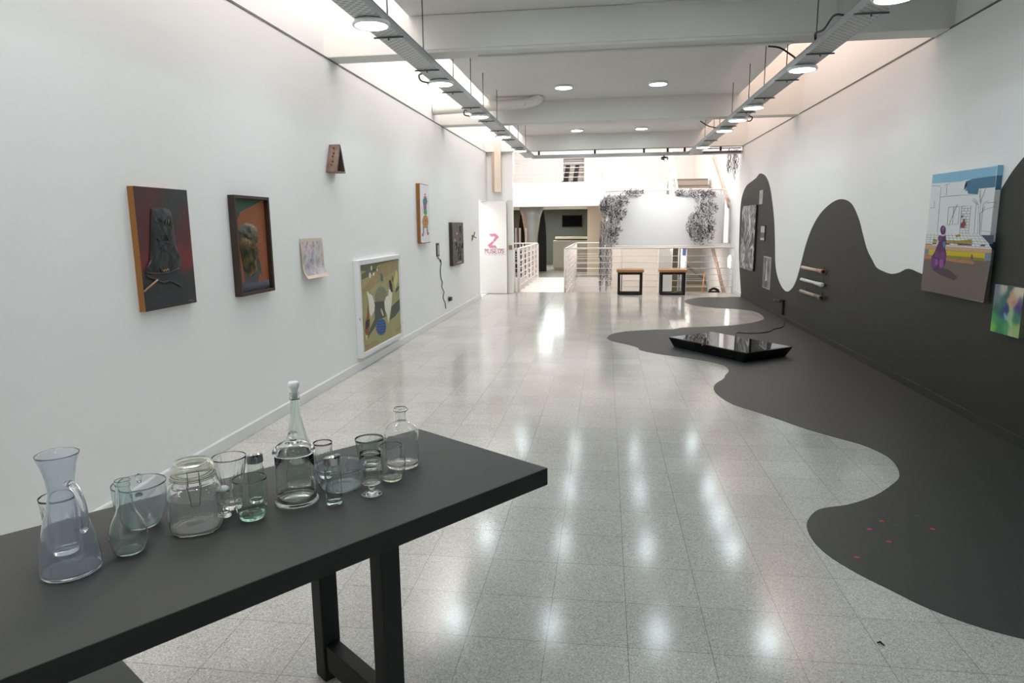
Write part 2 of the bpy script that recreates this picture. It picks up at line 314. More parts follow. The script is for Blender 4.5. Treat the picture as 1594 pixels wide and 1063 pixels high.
  ('indigo',[(5.17,.85),(5.038,.948),(5.011,.871),(5.093,.819),(5.189,.819)]),
  ('cyan',[(5.067,.839),(5.068,.83),(5.075,.822),(5.086,.817),(5.097,.818),(5.107,.824),(5.112,.833),(5.111,.843),(5.104,.851),(5.093,.855),(5.081,.854),(5.071,.848)]),
  ('peach',[(4.952,1.0),(4.955,.977),(4.973,.959),(5.0,.95),(5.029,.952),(5.054,.966),(5.066,.988),(5.062,1.011),(5.044,1.029),(5.017,1.038),(4.987,1.035),(4.964,1.021)]),
  ('orange2',[(4.97,1.0),(4.971,.989),(4.979,.979),(4.991,.974),(5.005,.976),(5.016,.984),(5.022,.995),(5.021,1.007),(5.013,1.017),(5.0,1.021),(4.987,1.019),(4.975,1.012)]),
  ('indigo',[(4.98,.941),(4.921,.974),(4.892,.913),(4.957,.878)]),
  ('palegreen',[(5.046,.933),(5.014,.944),(4.952,.799),(4.977,.756),(5.011,.871)]),
  ('lime',[(4.952,.799),(4.887,.822),(4.884,.734),(4.983,.73)]),
 ],
 'red':[
  ('slate',[(3.465,1.749),(3.949,1.749),(3.927,1.056),(3.427,1.066)]),
  ('red',[(3.465,1.748),(3.949,1.747),(3.919,1.305),(3.873,1.322),(3.838,1.349),(3.8,1.437),(3.793,1.514),(3.788,1.598),(3.762,1.632),(3.61,1.636),(3.587,1.56),(3.556,1.399),(3.525,1.309),(3.452,1.294)]),
  ('darkred',[(3.465,1.748),(3.644,1.749),(3.618,1.691),(3.553,1.667),(3.477,1.658),(3.464,1.699)]),
  ('slate',[(3.761,1.741),(3.948,1.744),(3.943,1.656),(3.853,1.615),(3.78,1.629),(3.712,1.657)]),
  ('darkred',[(3.463,1.573),(3.574,1.589),(3.572,1.501),(3.482,1.488),(3.461,1.517)]),
  ('brightred',[(3.814,1.483),(3.927,1.457),(3.921,1.337),(3.876,1.34),(3.823,1.421)]),
  ('brightred',[(3.456,1.389),(3.545,1.4),(3.523,1.328),(3.453,1.303)]),
  ('darkred',[(3.804,1.545),(3.934,1.545),(3.929,1.497),(3.808,1.483)]),
 ],
 'redrelief':[
  ('tower',[(3.607,1.636),(3.747,1.632),(3.768,1.583),(3.776,1.499),(3.783,1.422),(3.826,1.326),(3.761,1.275),(3.638,1.276),(3.491,1.286),(3.533,1.342),(3.564,1.501),(3.585,1.603)]),
  ('stick',[(3.452,1.174),(3.573,1.228)]),
  ('ridge',[(3.484,1.276),(3.555,1.265),(3.637,1.264),(3.691,1.263),(3.787,1.282)]),
  ('ridge',[(3.573,1.228),(3.628,1.209),(3.689,1.213),(3.748,1.194),(3.796,1.171)]),
  ('ridge',[(3.492,1.257),(3.534,1.239),(3.596,1.228)]),
  ('mark',[(3.597,1.294),(3.608,1.269)]),
  ('mark2',[(3.628,1.284),(3.638,1.272),(3.652,1.284),(3.659,1.272),(3.671,1.285),(3.684,1.273),(3.682,1.288)]),
  ('marks',[(3.649,1.574),(3.664,1.556),(3.679,1.575),(3.685,1.537),(3.702,1.575),(3.709,1.541),(3.72,1.571)]),
  ('slit',[(3.597,1.461),(3.615,1.445)]),
  ('slit',[(3.682,1.481),(3.697,1.451)]),
  ('sig',[(3.844,1.078),(3.861,1.082),(3.866,1.071),(3.881,1.082),(3.886,1.069),(3.908,1.075)]),
 ],
 'green':[
  ('rust',[(4.519,1.714),(4.967,1.722),(4.946,1.064),(4.493,1.045)]),
  ('pine',[(4.52,1.716),(4.923,1.724),(4.783,1.681),(4.651,1.648),(4.59,1.628),(4.523,1.554)]),
  ('greyslate',[(4.566,1.273),(4.622,1.308),(4.804,1.299),(4.835,1.202),(4.838,1.146),(4.761,1.112),(4.584,1.127)]),
  ('mesh',[(4.537,1.127),(4.611,1.133),(4.699,1.114),(4.794,1.124),(4.923,1.111),(4.946,1.059),(4.519,1.053)]),
  ('rust',[(4.771,1.127),(4.81,1.18),(4.858,1.12),(4.809,1.116)]),
 ],
 'head':[
  ('head',[(4.528,1.483),(4.57,1.527),(4.647,1.553),(4.735,1.546),(4.786,1.527),(4.789,1.472),(4.774,1.41),(4.773,1.332),(4.732,1.264),(4.728,1.186),(4.694,1.166),(4.63,1.166),(4.604,1.218),(4.568,1.273),(4.55,1.342),(4.528,1.417)]),
 ],
 'chick':[
  ('khaki',[(6.839,1.152),(8.22,1.148),(8.235,.167),(6.834,.156)]),
  ('darkolive',[(6.839,1.152),(8.22,1.148),(8.215,1.104),(7.493,1.091),(7.111,1.034),(6.84,1.059)]),
  ('tan',[(7.493,1.091),(8.215,1.111),(8.211,1.007),(7.674,.936),(7.157,.84),(6.872,.808),(6.855,.857),(7.097,.931)]),
  ('darkolive',[(6.868,1.021),(7.3,1.077),(7.447,1.043),(7.104,.98),(6.866,.962)]),
  ('greyg',[(7.684,.698),(7.646,.642),(7.558,.609),(7.448,.607),(7.344,.635),(7.274,.684),(7.254,.743),(7.289,.796),(7.371,.83),(7.479,.836),(7.585,.81),(7.661,.76)]),
  ('greysh',[(7.228,.683),(7.555,.659),(7.611,.468),(7.41,.469),(7.016,.338),(6.934,.303),(7.063,.418),(7.221,.495)]),
  ('greysh',[(7.836,.56),(8.218,.627),(8.216,.5),(7.951,.422),(7.751,.408)]),
  ('greysh',[(8.04,.757),(8.203,.798),(8.197,.756),(8.011,.705)]),
  ('hen',[(7.006,.83),(7.061,.8),(7.165,.765),(7.213,.71),(7.241,.644),(7.214,.585),(7.097,.537),(7.051,.593),(7.048,.704)]),
  ('henred',[(7.033,.718),(7.048,.569),(7.049,.445),(7.001,.353),(6.947,.35),(6.884,.397),(6.914,.489),(6.978,.578)]),
  ('dark',[(6.917,.513),(7.059,.518),(7.031,.448),(6.921,.415)]),
  ('cream',[(6.896,.358),(6.965,.353),(6.94,.296),(6.913,.306)]),
  ('hen',[(7.758,.784),(7.881,.731),(7.841,.6),(7.76,.475),(7.683,.377),(7.656,.488),(7.581,.551),(7.573,.644),(7.643,.702),(7.735,.706)]),
  ('dark',[(7.77,.876),(7.836,.884),(7.891,.812),(7.902,.729),(7.838,.736),(7.783,.808)]),
  ('henyel',[(8.07,.989),(8.133,.943),(8.121,.847),(8.044,.784),(7.97,.736),(7.964,.86),(8.017,.924)]),
  ('henred',[(7.898,.933),(7.947,.902),(7.927,.849),(7.877,.867)]),
  ('steelb',[(7.011,1.071),(7.078,1.054),(7.089,1.005),(7.019,1.004)]),
  ('hen',[(7.159,.988),(7.152,.972),(7.137,.962),(7.119,.959),(7.102,.965),(7.09,.977),(7.088,.993),(7.095,1.008),(7.109,1.019),(7.127,1.022),(7.145,1.016),(7.156,1.004)]),
  ('hen',[(7.273,.994),(7.268,.985),(7.256,.978),(7.241,.977),(7.227,.98),(7.217,.988),(7.215,.998),(7.22,1.008),(7.232,1.014),(7.247,1.016),(7.261,1.012),(7.271,1.004)]),
  ('hen',[(7.202,1.065),(7.197,1.051),(7.188,1.042),(7.177,1.039),(7.166,1.044),(7.16,1.054),(7.159,1.067),(7.163,1.081),(7.173,1.09),(7.184,1.093),(7.194,1.089),(7.201,1.078)]),
  ('steelb',[(7.48,.996),(7.547,.959),(7.552,.881),(7.499,.898)]),
  ('dark',[(7.28,1.041),(7.276,1.035),(7.267,1.031),(7.256,1.03),(7.245,1.033),(7.238,1.038),(7.236,1.044),(7.239,1.05),(7.248,1.054),(7.259,1.055),(7.27,1.052),(7.278,1.047)]),
  ('hen',[(7.388,1.034),(7.385,1.025),(7.377,1.019),(7.367,1.018),(7.358,1.021),(7.352,1.027),(7.351,1.036),(7.354,1.045),(7.362,1.051),(7.372,1.053),(7.381,1.05),(7.387,1.043)]),
  ('pinkw',[(7.427,.596),(7.482,.564),(7.533,.492),(7.492,.49),(7.439,.543)]),
  ('mosaic',[(7.6,.35),(7.587,.32),(7.556,.297),(7.513,.281),(7.46,.276),(7.404,.28),(7.35,.294),(7.303,.315),(7.268,.342),(7.247,.373),(7.242,.403),(7.255,.431),(7.283,.454),(7.324,.47),(7.374,.477),(7.43,.474),(7.485,.462),(7.534,.441),(7.572,.413),(7.595,.382)]),
  ('tan',[(7.974,.251),(8.256,.323),(8.248,.266),(8.015,.217)]),
  ('tan',[(6.864,.254),(7.226,.253),(7.374,.202),(6.873,.191)]),
  ('darkolive',[(6.738,.562),(6.843,.596),(6.863,.497),(6.834,.405)]),
  ('navy',[(7.302,.449),(7.556,.426),(7.553,.433),(7.3,.456)]),
  ('navy',[(7.263,.423),(7.587,.388),(7.586,.395),(7.262,.429)]),
  ('navy',[(7.25,.393),(7.593,.354),(7.592,.361),(7.248,.399)]),
  ('navy',[(7.255,.36),(7.578,.323),(7.577,.33),(7.254,.367)]),
  ('navy',[(7.285,.323),(7.538,.296),(7.536,.303),(7.283,.33)]),
  ('navy',[(7.299,.46),(7.275,.334),(7.29,.331),(7.315,.457)]),
  ('navy',[(7.363,.472),(7.332,.303),(7.348,.3),(7.378,.47)]),
  ('navy',[(7.425,.47),(7.393,.287),(7.408,.284),(7.441,.467)]),
  ('navy',[(7.487,.455),(7.456,.283),(7.472,.28),(7.503,.453)]),
  ('navy',[(7.548,.424),(7.522,.294),(7.538,.292),(7.564,.422)]),
 ],
 'clown':[
  ('white',[(9.243,2.072),(9.73,2.089),(9.717,1.288),(9.208,1.291)]),
  ('pinkr',[(9.453,1.941),(9.505,1.981),(9.561,1.945)]),
  ('pinkr',[(9.584,1.911),(9.571,1.897),(9.54,1.886),(9.499,1.881),(9.459,1.883),(9.431,1.892),(9.422,1.906),(9.435,1.92),(9.465,1.931),(9.506,1.936),(9.546,1.934),(9.575,1.925)]),
  ('tealg',[(9.38,1.887),(9.598,1.912),(9.617,1.843),(9.557,1.807),(9.384,1.811)]),
  ('pinkr',[(9.582,1.894),(9.647,1.861),(9.588,1.834)]),
  ('magenta',[(9.397,1.811),(9.573,1.821),(9.564,1.751),(9.401,1.738)]),
  ('green',[(9.415,1.743),(9.564,1.751),(9.59,1.685),(9.486,1.667),(9.389,1.691)]),
  ('ochre',[(9.646,1.577),(9.617,1.528),(9.549,1.493),(9.463,1.481),(9.381,1.494),(9.325,1.529),(9.309,1.576),(9.337,1.623),(9.401,1.658),(9.487,1.672),(9.57,1.66),(9.629,1.625)]),
  ('dark',[(9.517,1.589),(9.513,1.584),(9.502,1.58),(9.488,1.578),(9.475,1.58),(9.466,1.583),(9.463,1.589),(9.467,1.594),(9.477,1.598),(9.491,1.599),(9.504,1.598),(9.514,1.594)]),
  ('greyv',[(9.33,1.511),(9.333,1.426),(9.277,1.385),(9.332,1.38),(9.392,1.424),(9.39,1.511)]),
  ('greyv',[(9.538,1.51),(9.536,1.439),(9.572,1.394),(9.634,1.397),(9.598,1.44),(9.6,1.51)]),
  ('pinkr',[(9.365,1.39),(9.356,1.38),(9.336,1.373),(9.309,1.371),(9.284,1.374),(9.265,1.382),(9.26,1.392),(9.268,1.402),(9.288,1.409),(9.314,1.412),(9.34,1.409),(9.359,1.401)]),
  ('pinkr',[(9.653,1.407),(9.644,1.395),(9.623,1.386),(9.595,1.383),(9.567,1.387),(9.548,1.396),(9.542,1.409),(9.551,1.421),(9.573,1.429),(9.601,1.432),(9.628,1.429),(9.647,1.419)]),
  ('pinkr',[(9.307,1.791),(9.312,1.732),(9.349,1.707),(9.367,1.709),(9.332,1.733),(9.326,1.792)]),
 ],
 'relief':[
  ('tan',[(11.482,.89),(11.863,.896),(11.881,.868),(11.51,.867)]),
  ('bronze',[(11.608,1.38),(11.597,1.369),(11.571,1.362),(11.536,1.359),(11.501,1.363),(11.477,1.371),(11.469,1.382),(11.479,1.392),(11.505,1.399),(11.54,1.402),(11.575,1.398),(11.6,1.39)]),
  ('bronze',[(11.437,1.269),(11.427,1.256),(11.405,1.248),(11.375,1.245),(11.347,1.249),(11.327,1.259),(11.321,1.271),(11.33,1.284),(11.352,1.292),(11.381,1.295),(11.41,1.291),(11.43,1.281)]),
  ('dark',[(11.154,.981),(11.231,.988),(11.411,.873),(11.352,.866)]),
 ],
 'phone':[
  ('cable',[(10.357,1.026),(10.506,.98),(10.551,.942),(10.485,.809),(10.52,.688),(10.596,.622),(10.562,.546),(10.695,.453),(10.626,.369),(10.76,.263),(10.784,.172)]),
  ('cable2',[(10.784,.172),(10.81,.236),(10.905,.287),(11.016,.306)]),
 ],
}

# ---------------------------------------------------------------- the gallery shell
floor_material(); tray_material()
WHITE = mat('white_wall_paint', (238, 239, 239), 0.75, noise=0.015, nscale=1.2, bump=0.04, bscale=60)
CEIL = mat('ceiling_paint', (226, 225, 221), 0.85, noise=0.04, nscale=1.6)
BLACKP = mat('charcoal_wall_paint', (50, 50, 45), 0.62, noise=0.06, nscale=1.5, bump=0.03, bscale=80)
BLACKF = mat('charcoal_floor_paint', (54, 56, 54), 0.5, noise=0.06, nscale=2.0, bump=0.02, bscale=90)
TRIMW = mat('white_gloss_trim', (228, 228, 228), 0.35)
GAP = mat('shadow_gap_profile', (105, 105, 105), 0.6)
WARMW = mat('warm_white_plaster', (240, 236, 232), 0.8)
STEELW = mat('white_painted_steel', (238, 232, 228), 0.4)
FLOOR = MATS['floor']
XL, XR = -2.6, 2.8

FLOORP = [(2.421,14.332),(1.959,14.265),(1.692,13.938),(1.561,13.607),(1.57,13.147),(1.751,12.705),(2.004,12.485),(2.366,12.317),(2.572,11.988),(2.562,11.331),(2.428,10.891),(2.187,10.596),(1.856,10.328),(1.508,10.189),(1.146,10.082),(.99,9.904),(.665,9.833),(.314,9.659),(.106,9.386),(.035,9.072),(.101,8.832),(.282,8.594),(.414,8.38),(.435,8.207),(.639,7.971),(.897,7.796),(1.138,7.587),(1.277,7.379),(1.292,7.125),(1.207,6.858),(1.177,6.726),(1.067,6.51),(1.011,6.293),(1.014,6.036),(1.087,5.741),(1.226,5.529),(1.363,5.312),(1.484,5.1),(1.641,4.894),(1.763,4.748),(1.836,4.556),(1.836,4.373),(1.776,4.154),(1.672,3.999),(1.504,3.812),(1.324,3.677),(1.193,3.622),(1.119,3.56),(1.048,3.438),(1.018,3.328),(1.013,3.189),(1.044,3.048),(1.114,2.907),(1.191,2.795),(1.271,2.68),(1.354,2.597),(1.45,2.529),(1.541,2.487)]
m = MB(); m.box(XL, XR, -3.2, 15.28, -0.25, 0)
poly = [(2.79, 14.45)] + catmull(FLOORP, 3) + [(1.75, 2.38), (2.1, 2.15), (2.79, 1.9)]
m.prism(poly, lambda a, b, d: (a, b, d), 0.0002, 0.0022, 1)
m.prism([(-2.59, 1.95), (-2.0, 2.04), (-1.70, 1.975), (-1.53, 1.865), (-1.36, 1.64), (-1.25, 1.3), (-1.3, 0.8), (-1.5, 0.4), (-2.59, 0.2)], lambda a, b, d: (a, b, d), 0.0002, 0.0022, 1)
struct('floor', m, [FLOOR, BLACKF], 'grey speckled terrazzo tile floor with a wavy charcoal shape painted along the right side')

m = MB(); m.box(XL - 0.15, XL, -3.2, 13.96, -0.25, 3.065); m.box(XL - 0.15, XL, 13.96, 15.0, 2.03, 3.065); m.box(XL - 0.2, XL - 0.03, -3.2, 15.0, 3.075, 4.55)
struct('wall_left', m, WHITE, 'long white gallery wall on the left carrying the framed pictures')
WALLP = [(14.465,.044),(14.852,.739),(14.935,1.232),(14.963,1.724),(14.857,2.033),(14.472,2.236),(13.924,2.303),(13.557,2.343),(13.256,2.4),(12.794,2.323),(12.461,2.144),(12.236,1.907),(12.004,1.565),(11.857,1.175),(11.758,.844),(11.564,.634),(11.26,.495),(10.94,.451),(10.664,.524),(10.461,.656),(10.288,.879),(10.13,1.127),(9.968,1.32),(9.769,1.483),(9.504,1.625),(9.181,1.726),(8.873,1.778),(8.633,1.774),(8.426,1.734),(8.275,1.664),(8.087,1.521),(7.955,1.374),(7.799,1.214),(7.636,1.114),(7.506,1.042),(7.303,1.012),(7.115,1.003),(6.943,1.028),(6.749,1.078),(6.48,1.05),(6.292,1.047),(6.0,1.09),(5.781,1.182),(5.485,1.528),(5.392,1.70),(5.305,1.8),(5.247,1.856),(5.189,1.9),(5.139,1.935)]
m = MB(); m.box(XR, XR + 0.15, -3.2, 20.0, -3.2, 3.075); m.box(XR + 0.03, XR + 0.2, -3.2, 20.0, 3.085, 4.55)
wp = catmull(WALLP + [(4.95, 2.05), (4.65, 2.12), (4.35, 2.0), (4.0, 1.65), (3.6, 1.2), (3.0, 0.95), (2.2, 0.85)], 3) + [(1.9, 0.0), (14.45, 0.0)]
m.prism(wp, lambda a, b, d: (XR - d, a, b), 0.0003, 0.0025, 1)
struct('wall_right', m, [WHITE, BLACKP], 'white gallery wall on the right with a charcoal mountain shape painted on it')
m = MB(); m.box(XL, XL + 0.016, -3.2, 13.96, 0, 0.085); m.box(XL, XL + 0.010, -3.2, 13.96, 0.085, 0.09)
struct('baseboard_left', m, TRIMW, 'white skirting board along the left wall', 0.003)
m = MB(); m.box(XR - 0.014, XR, -3.2, 14.45, 0, 0.07, 0)
struct('baseboard_right', m, BLACKP, 'charcoal painted skirting board along the right wall', 0.003)
m = MB(); m.box(XR - 0.014, XR, 14.45, 15.2, 0, 0.07, 0)
struct('baseboard_end', m, TRIMW, 'short white skirting piece at the far end of the right wall')
m = MB(); m.box(XL - 0.03, XL + 0.004, -3.2, 15.0, 3.062, 3.078)
struct('trim_1', m, GAP, 'thin grey shadow line along the top of the left wall')
m = MB(); m.box(XR - 0.004, XR + 0.03, -3.2, 15.0, 3.072, 3.088)
struct('trim_2', m, GAP, 'thin grey shadow line along the top of the right wall')
m = MB(); m.box(XL - 0.15, XR + 0.15, -3.4, -3.2, -0.25, 4.6)
struct('wall_rear', m, WHITE, 'white wall behind the viewer')

# central ceiling slab with its upstands, downstand beams
m = MB()
for y0, y1 in ((-3.2, 1.95), (2.2, 6.37), (6.63, 10.82), (11.08, 14.88)):
    m.box(-1.8, 1.94, y0, y1, 3.40, 3.55); m.box(-1.8, -1.7, y0, y1, 3.55, 4.5); m.box(1.84, 1.94, y0, y1, 3.55, 4.5)
m.box(1.94, XR + 0.1, -3.2, 6.37, 3.95, 4.1)
struct('ceiling', m, CEIL, 'off-white concrete ceiling slab down the middle between two open roof strips')
for i, (y0, y1) in enumerate(((1.95, 2.2), (6.37, 6.63), (10.82, 11.08), (14.88, 15.1))):
    m = MB(); m.box(XL - 0.1, XR + 0.1, y0, y1, 3.075, 4.5)
    if i == 1:
        m.box(-1.72, 1.9, y0 - 0.012, y0, 3.10, 3.395); m.box(-1.2, 1.6, y0 + 0.16, y0 + 0.19, 3.055, 3.075); m.box(0.2, 1.5, y0 - 0.03, y0, 3.37, 3.40)
    struct('trim_%d' % (3 + i), m, CEIL, ['ceiling beam above and behind the viewer', 'deep white ceiling beam nearest in view crossing the room', 'second white ceiling beam crossing the room', 'last ceiling beam before the bright stair hall'][i], 0.006)

# roof glazing (daylight) above the side strips, with mullions
def glass_roof(n, x0, x1, y0, y1, z, strength, col, label):
    e = mat('daylit_roof_glass_%d' % n, col, 0.3, emit=strength, ecol=col)
    g = MB(); g.box(x0, x1, y0, y1, z, z + 0.03)
    o = struct('window_%d' % n, g, e, label)
    fr = MB(); y = y0
    while y < y1: fr.box(x0, x1, y, y + 0.03, z - 0.05, z - 0.002); y += 0.55
    obj('window_frame', fr, STEELW, o)
glass_roof(1, XL - 0.03, -1.8, -3.1, 14.85, 4.5, SKY_L, (253, 246, 243), 'bright glazed roof strip along the left wall')
glass_roof(2, 1.94, XR + 0.03, 6.7, 14.85, 4.5, SKY_R, (255, 230, 218), 'warm glazed roof strip along the right wall')
glass_roof(3, XL - 0.2, XR + 0.1, 15.2, 19.4, 5.2, SKY_ATRIUM, (255, 250, 248), 'bright glazed roof over the stair hall')

# ---------------------------------------------------------------- stair hall and rooms beyond
m = MB(); m.box(-2.95, -2.045, 15.0, 15.2, 0, 5.2); m.box(-2.95, -2.8, 15.2, 19.5, -3.2, 5.2)
struct('wall_end_left', m, WHITE, 'white wall piece at the far left corner behind the museum door')
m = MB(); m.box(-2.9, 2.95, 15.1, 15.28, -3.2, -0.25); m.box(-2.9, 0.1, 19.5, 19.6, -3.2, 0.0)
struct('wall_void', m, WARMW, 'pale wall of the open stairwell below floor level')
m = MB(); m.box(-1.97, -0.85, 15.28, 19.5, -0.2, 0.0); m.box(-4.2, 2.8, 19.6, 26.2, -0.3, -0.0, 1)
struct('floor_far', m, [mat('pale_bridge_floor', (228, 220, 214), 0.35, noise=0.04, nscale=3), mat('grey_reception_floor', (150, 150, 142), 0.25, noise=0.05, nscale=3)], 'pale bridge and floor leading to the reception beyond the stairwell')
m = MB(); m.box(-2.9, 2.85, 15.2, 20, -3.4, -3.2)
struct('floor_lower', m, mat('lower_floor_paint', (228, 220, 212), 0.6), 'floor of the level below seen through the stairwell')
m = MB(); m.box(-2.95, 1.66, 19.5, 19.7, 2.02, 2.69); m.box(-4.2, 2.9, 19.7, 26.2, 2.06, 2.69); 
struct('wall_fascia', m, WHITE, 'white balcony edge of the upper gallery over the dark reception')
m = MB(); m.box(-4.2, -1.42, 23.0, 23.2, 2.69, 5.2); m.box(-0.73, 2.95, 23.0, 23.2, 2.69, 5.2); m.box(-1.42, -0.73, 23.0, 23.2, 2.69, 2.86); m.box(-1.42, -0.73, 23.0, 23.2, 3.68, 5.2); m.box(-4.2, -4.0, 19.6, 26, 2.6, 5.2)
m.box(2.8, 2.95, 15, 26, 3.08, 5.4); m.box(2.8, 2.95, 20.0, 26, -0.3, 3.08)
struct('wall_upper', m, WARMW, 'cream wall at the back of the upper gallery')
m = MB(); m.box(-1.42, -0.73, 23.18, 23.22, 2.86, 3.68)
for i in range(8): m.box(-1.42, -0.73, 23.1, 23.18, 2.88 + i * 0.1, 2.89 + i * 0.1, 1)
struct('window_4', m, [mat('grey_blind', (190, 186, 180), 0.8), STEELW], 'grey square window with slats in the upper gallery wall')
m = MB(); m.box(-4.2, 2.95, 19.4, 26.2, 5.2, 5.35); m.box(-2.95, 2.95, 15.1, 15.2, 4.5, 5.35)
struct('ceiling_upper', m, WARMW, 'ceiling of the upper gallery')
DARKG = mat('dark_grey_green_paint', (92, 97, 91), 0.8, noise=0.04)
m = MB(); m.box(-4.2, -0.5, 25.8, 25.95, 0, 2.06)
struct('wall_reception', m, DARKG, 'dark grey-green wall at the back of the reception')
m = MB(); m.box(-0.55, 1.2, 20.8, 20.95, 0, 2.06); m.box(-0.55, -0.45, 20.95, 25.8, 0, 2.06)
struct('wall_beige_shade', m, mat('beige_shade_white', (228, 212, 188), 0.8), 'white wall beside the reception opening, coloured beige for its warm shade')  # white wall; warm light and shade are put into the beige colour
m = MB(); m.box(0.1, 1.42, 18.9, 19.6, -3.2, 2.0); m.box(1.2, 2.8, 20.6, 20.8, -1, 2.2)
struct('wall_stair', m, mat('beige_shade_plaster', (230, 222, 212), 0.8), 'white wall of the stairwell under the landing, coloured for its warm shade')  # white plaster with its warm shade mixed into the colour
m = MB(); m.box(-4.2, -4.0, 19.6, 26, 0, 2.06)
struct('wall_peach', m, mat('peach_paint', (235, 190, 160), 0.8), 'peach wall at the left of the reception')
m = MB(); m.box(1.33, 1.67, 17.4, 17.7, -3.2, 1.0)
struct('trim_7', m, WHITE, 'square white pillar under the stair landing', 0.01)
m = MB(); m.box(-3.9, -2.62, 13.3, 15.4, -0.1, 0.0); m.box(-3.9, -3.8, 13.3, 15.4, 0, 2.5); m.box(-3.9, -2.75, 13.3, 13.4, 0, 2.5); m.box(-3.9, -2.75, 13.3, 15.0, 2.5, 2.6); m.box(-3.9, -2.78, 15.2, 15.4, 0, 2.5)
struct('wall_side_room', m, WHITE, 'white room seen through the doorway in the left wall')
sp_d = bpy.data.lights.new('track_spot_fill', 'SPOT'); sp_d.energy = 55; sp_d.spot_size = 2.4; sp_d.spot_blend = 1.0; sp_d.shadow_soft_size = 0.05  # beam added to brighten the curved balustrade panel
sp = bpy.data.objects.new('track_spot_fill', sp_d); COL.objects.link(sp); sp.location = (1.24, 14.86, 2.83); sp.rotation_euler = (Vector((1.35, 15.9, 1.5)) - sp.location).to_track_quat('-Z', 'Y').to_euler()
area('side_room_fill', (-3.3, 14.2, 2.4), 0.6, 0.6, 16, (1, 0.98, 0.95))  # added fill light; no lamp is seen in the side room
area('reception_fill', (-1.9, 23.9, 1.98), 1.0, 1.0, 48, (0.94, 1, 0.97))  # fill added to lift the reception, no fixture known there
area('reception_fill_front', (-1.8, 20.3, 1.98), 0.4, 0.4, 12, (0.94, 1, 1))  # extra fill towards the bridge, added without a visible source
area('reception_fill_warm', (-3.6, 22.6, 1.9), 0.4, 0.4, 7, (1, 0.72, 0.5))  # warm fill added beside the peach wall, not a known fixture
area('upper_gallery_fill', (-0.5, 21.4, 5.1), 4, 1.5, 30, (1, 0.95, 0.9))  # light added for the upper gallery, no lamp visible
area('stairwell_fill', (1.9, 17.6, 0.92), 0.5, 0.5, 10, (1, 0.9, 0.8))  # added fill under the landing, stands for no visible lamp

# door leaves
d = MB(); d.box(-2.78, -2.155, 14.88, 14.92, 0.008, 2.03)
do = struct('door_1', d, mat('white_door_paint', (232, 230, 226), 0.45), 'white open door leaf with the pink museum sign', 0.004)
PINK = mat('pink_sign_vinyl', (205, 130, 165), 0.6); GREYT = mat('grey_sign_vinyl', (185, 165, 172), 0.6)
def sign_poly(mb, pts, mi=0): mb.prism(pts, lambda a, b, dd: (a, 14.8795 - dd, b), 0, 0.001, mi)
s = MB()
X0 = -2.535
def gp(lst): return [(-2.551 + x / 911 * 60 / 1080 * 15.0, 1.555 - y / 1063 * 70 / 1080 * 15.0 * 1.0) for x, y in lst]
def dpt(x, y): # crop pixels -> metres on the door leaf
    return (-2.162 + (740 + x * 60 / 911 - 790) * 0.01443, 0.971 - (350 + y * 70 / 1063 - 389) * 0.01416)
for pl in ([(350, 215), (500, 205), (580, 285), (470, 410), (440, 370), (490, 290), (460, 265), (400, 280)], [(435, 375), (460, 410), (410, 480), (500, 485), (530, 540), (370, 545), (310, 480)]):
    sign_poly(s, [dpt(*q) for q in pl])
obj('sign_numeral', s, PINK, do)
def letters(name, text, x, z, size, mt, parent):
    F = {'M': [(0, 0, 0, 6), (0, 6, 2, 3), (2, 3, 4, 6), (4, 6, 4, 0)], 'U': [(0, 6, 0, 1), (0, 1, 1, 0), (1, 0, 3, 0), (3, 0, 4, 1), (4, 1, 4, 6)], 'S': [(4, 5, 3, 6), (3, 6, 1, 6), (1, 6, 0, 5), (0, 5, 0, 4), (0, 4, 1, 3), (1, 3, 3, 3), (3, 3, 4, 2), (4, 2, 4, 1), (4, 1, 3, 0), (3, 0, 1, 0), (1, 0, 0, 1)],
         'E': [(0, 0, 0, 6), (0, 6, 4, 6), (0, 3, 3, 3), (0, 0, 4, 0)], 'O': [(0, 1, 0, 5), (0, 5, 1, 6), (1, 6, 3, 6), (3, 6, 4, 5), (4, 5, 4, 1), (4, 1, 3, 0), (3, 0, 1, 0), (1, 0, 0, 1)], '-': [(0, 3, 4, 3), (0, 1.5, 4, 4.5)]}
    mb = MB(); u = size / 6; w = size * 0.1
    for ch in text:
        for x1, z1, x2, z2 in F.get(ch, []):
            ax, az, bx, bz = x + x1 * u * 0.85, z + z1 * u, x + x2 * u * 0.85, z + z2 * u; dx, dz = bx - ax, bz - az; L = math.hypot(dx, dz); nx, nz = -dz / L * w, dx / L * w; ex, ez = dx / L * w * 0.6, dz / L * w * 0.6
            mb.prism([(ax - nx - ex, az - nz - ez), (bx - nx + ex, bz - nz + ez), (bx + nx + ex, bz + nz + ez), (ax + nx - ex, az + nz - ez)], lambda a, b, dd: (a, 14.8795 - dd, b), 0, 0.001)
        x += 5.0 * u
    obj(name, mb, mt, parent)
letters('sign_lettering', 'MUSEOS', -2.645, 0.905, 0.088, mat('pink_sign_vinyl_2', (208, 150, 175), 0.6), do)
m = MB()
for i, w_ in enumerate((0.03, 0.05, 0.045, 0.06, 0.035, 0.05, 0.05, 0.04)):
    x = -2.64 + i * 0.06; m.box(x, x + w_, 14.878, 14.8795, 0.868, 0.878)
obj('sign_small_line', m, GREYT, do)
m = MB(); m.box(-2.162, -2.155, 14.872, 14.88, 0.01, 2.0); obj('door_edge_strip', m, mat('raw_wood_edge', (190, 165, 135), 0.6), do)
d = MB(); d.box(-2.15, -2.03, 14.93, 14.97, 0.008, 2.05)
do = struct('door_2', d, mat('grey_white_door_paint', (214, 214, 208), 0.45), 'narrow second door leaf with the lock plate')
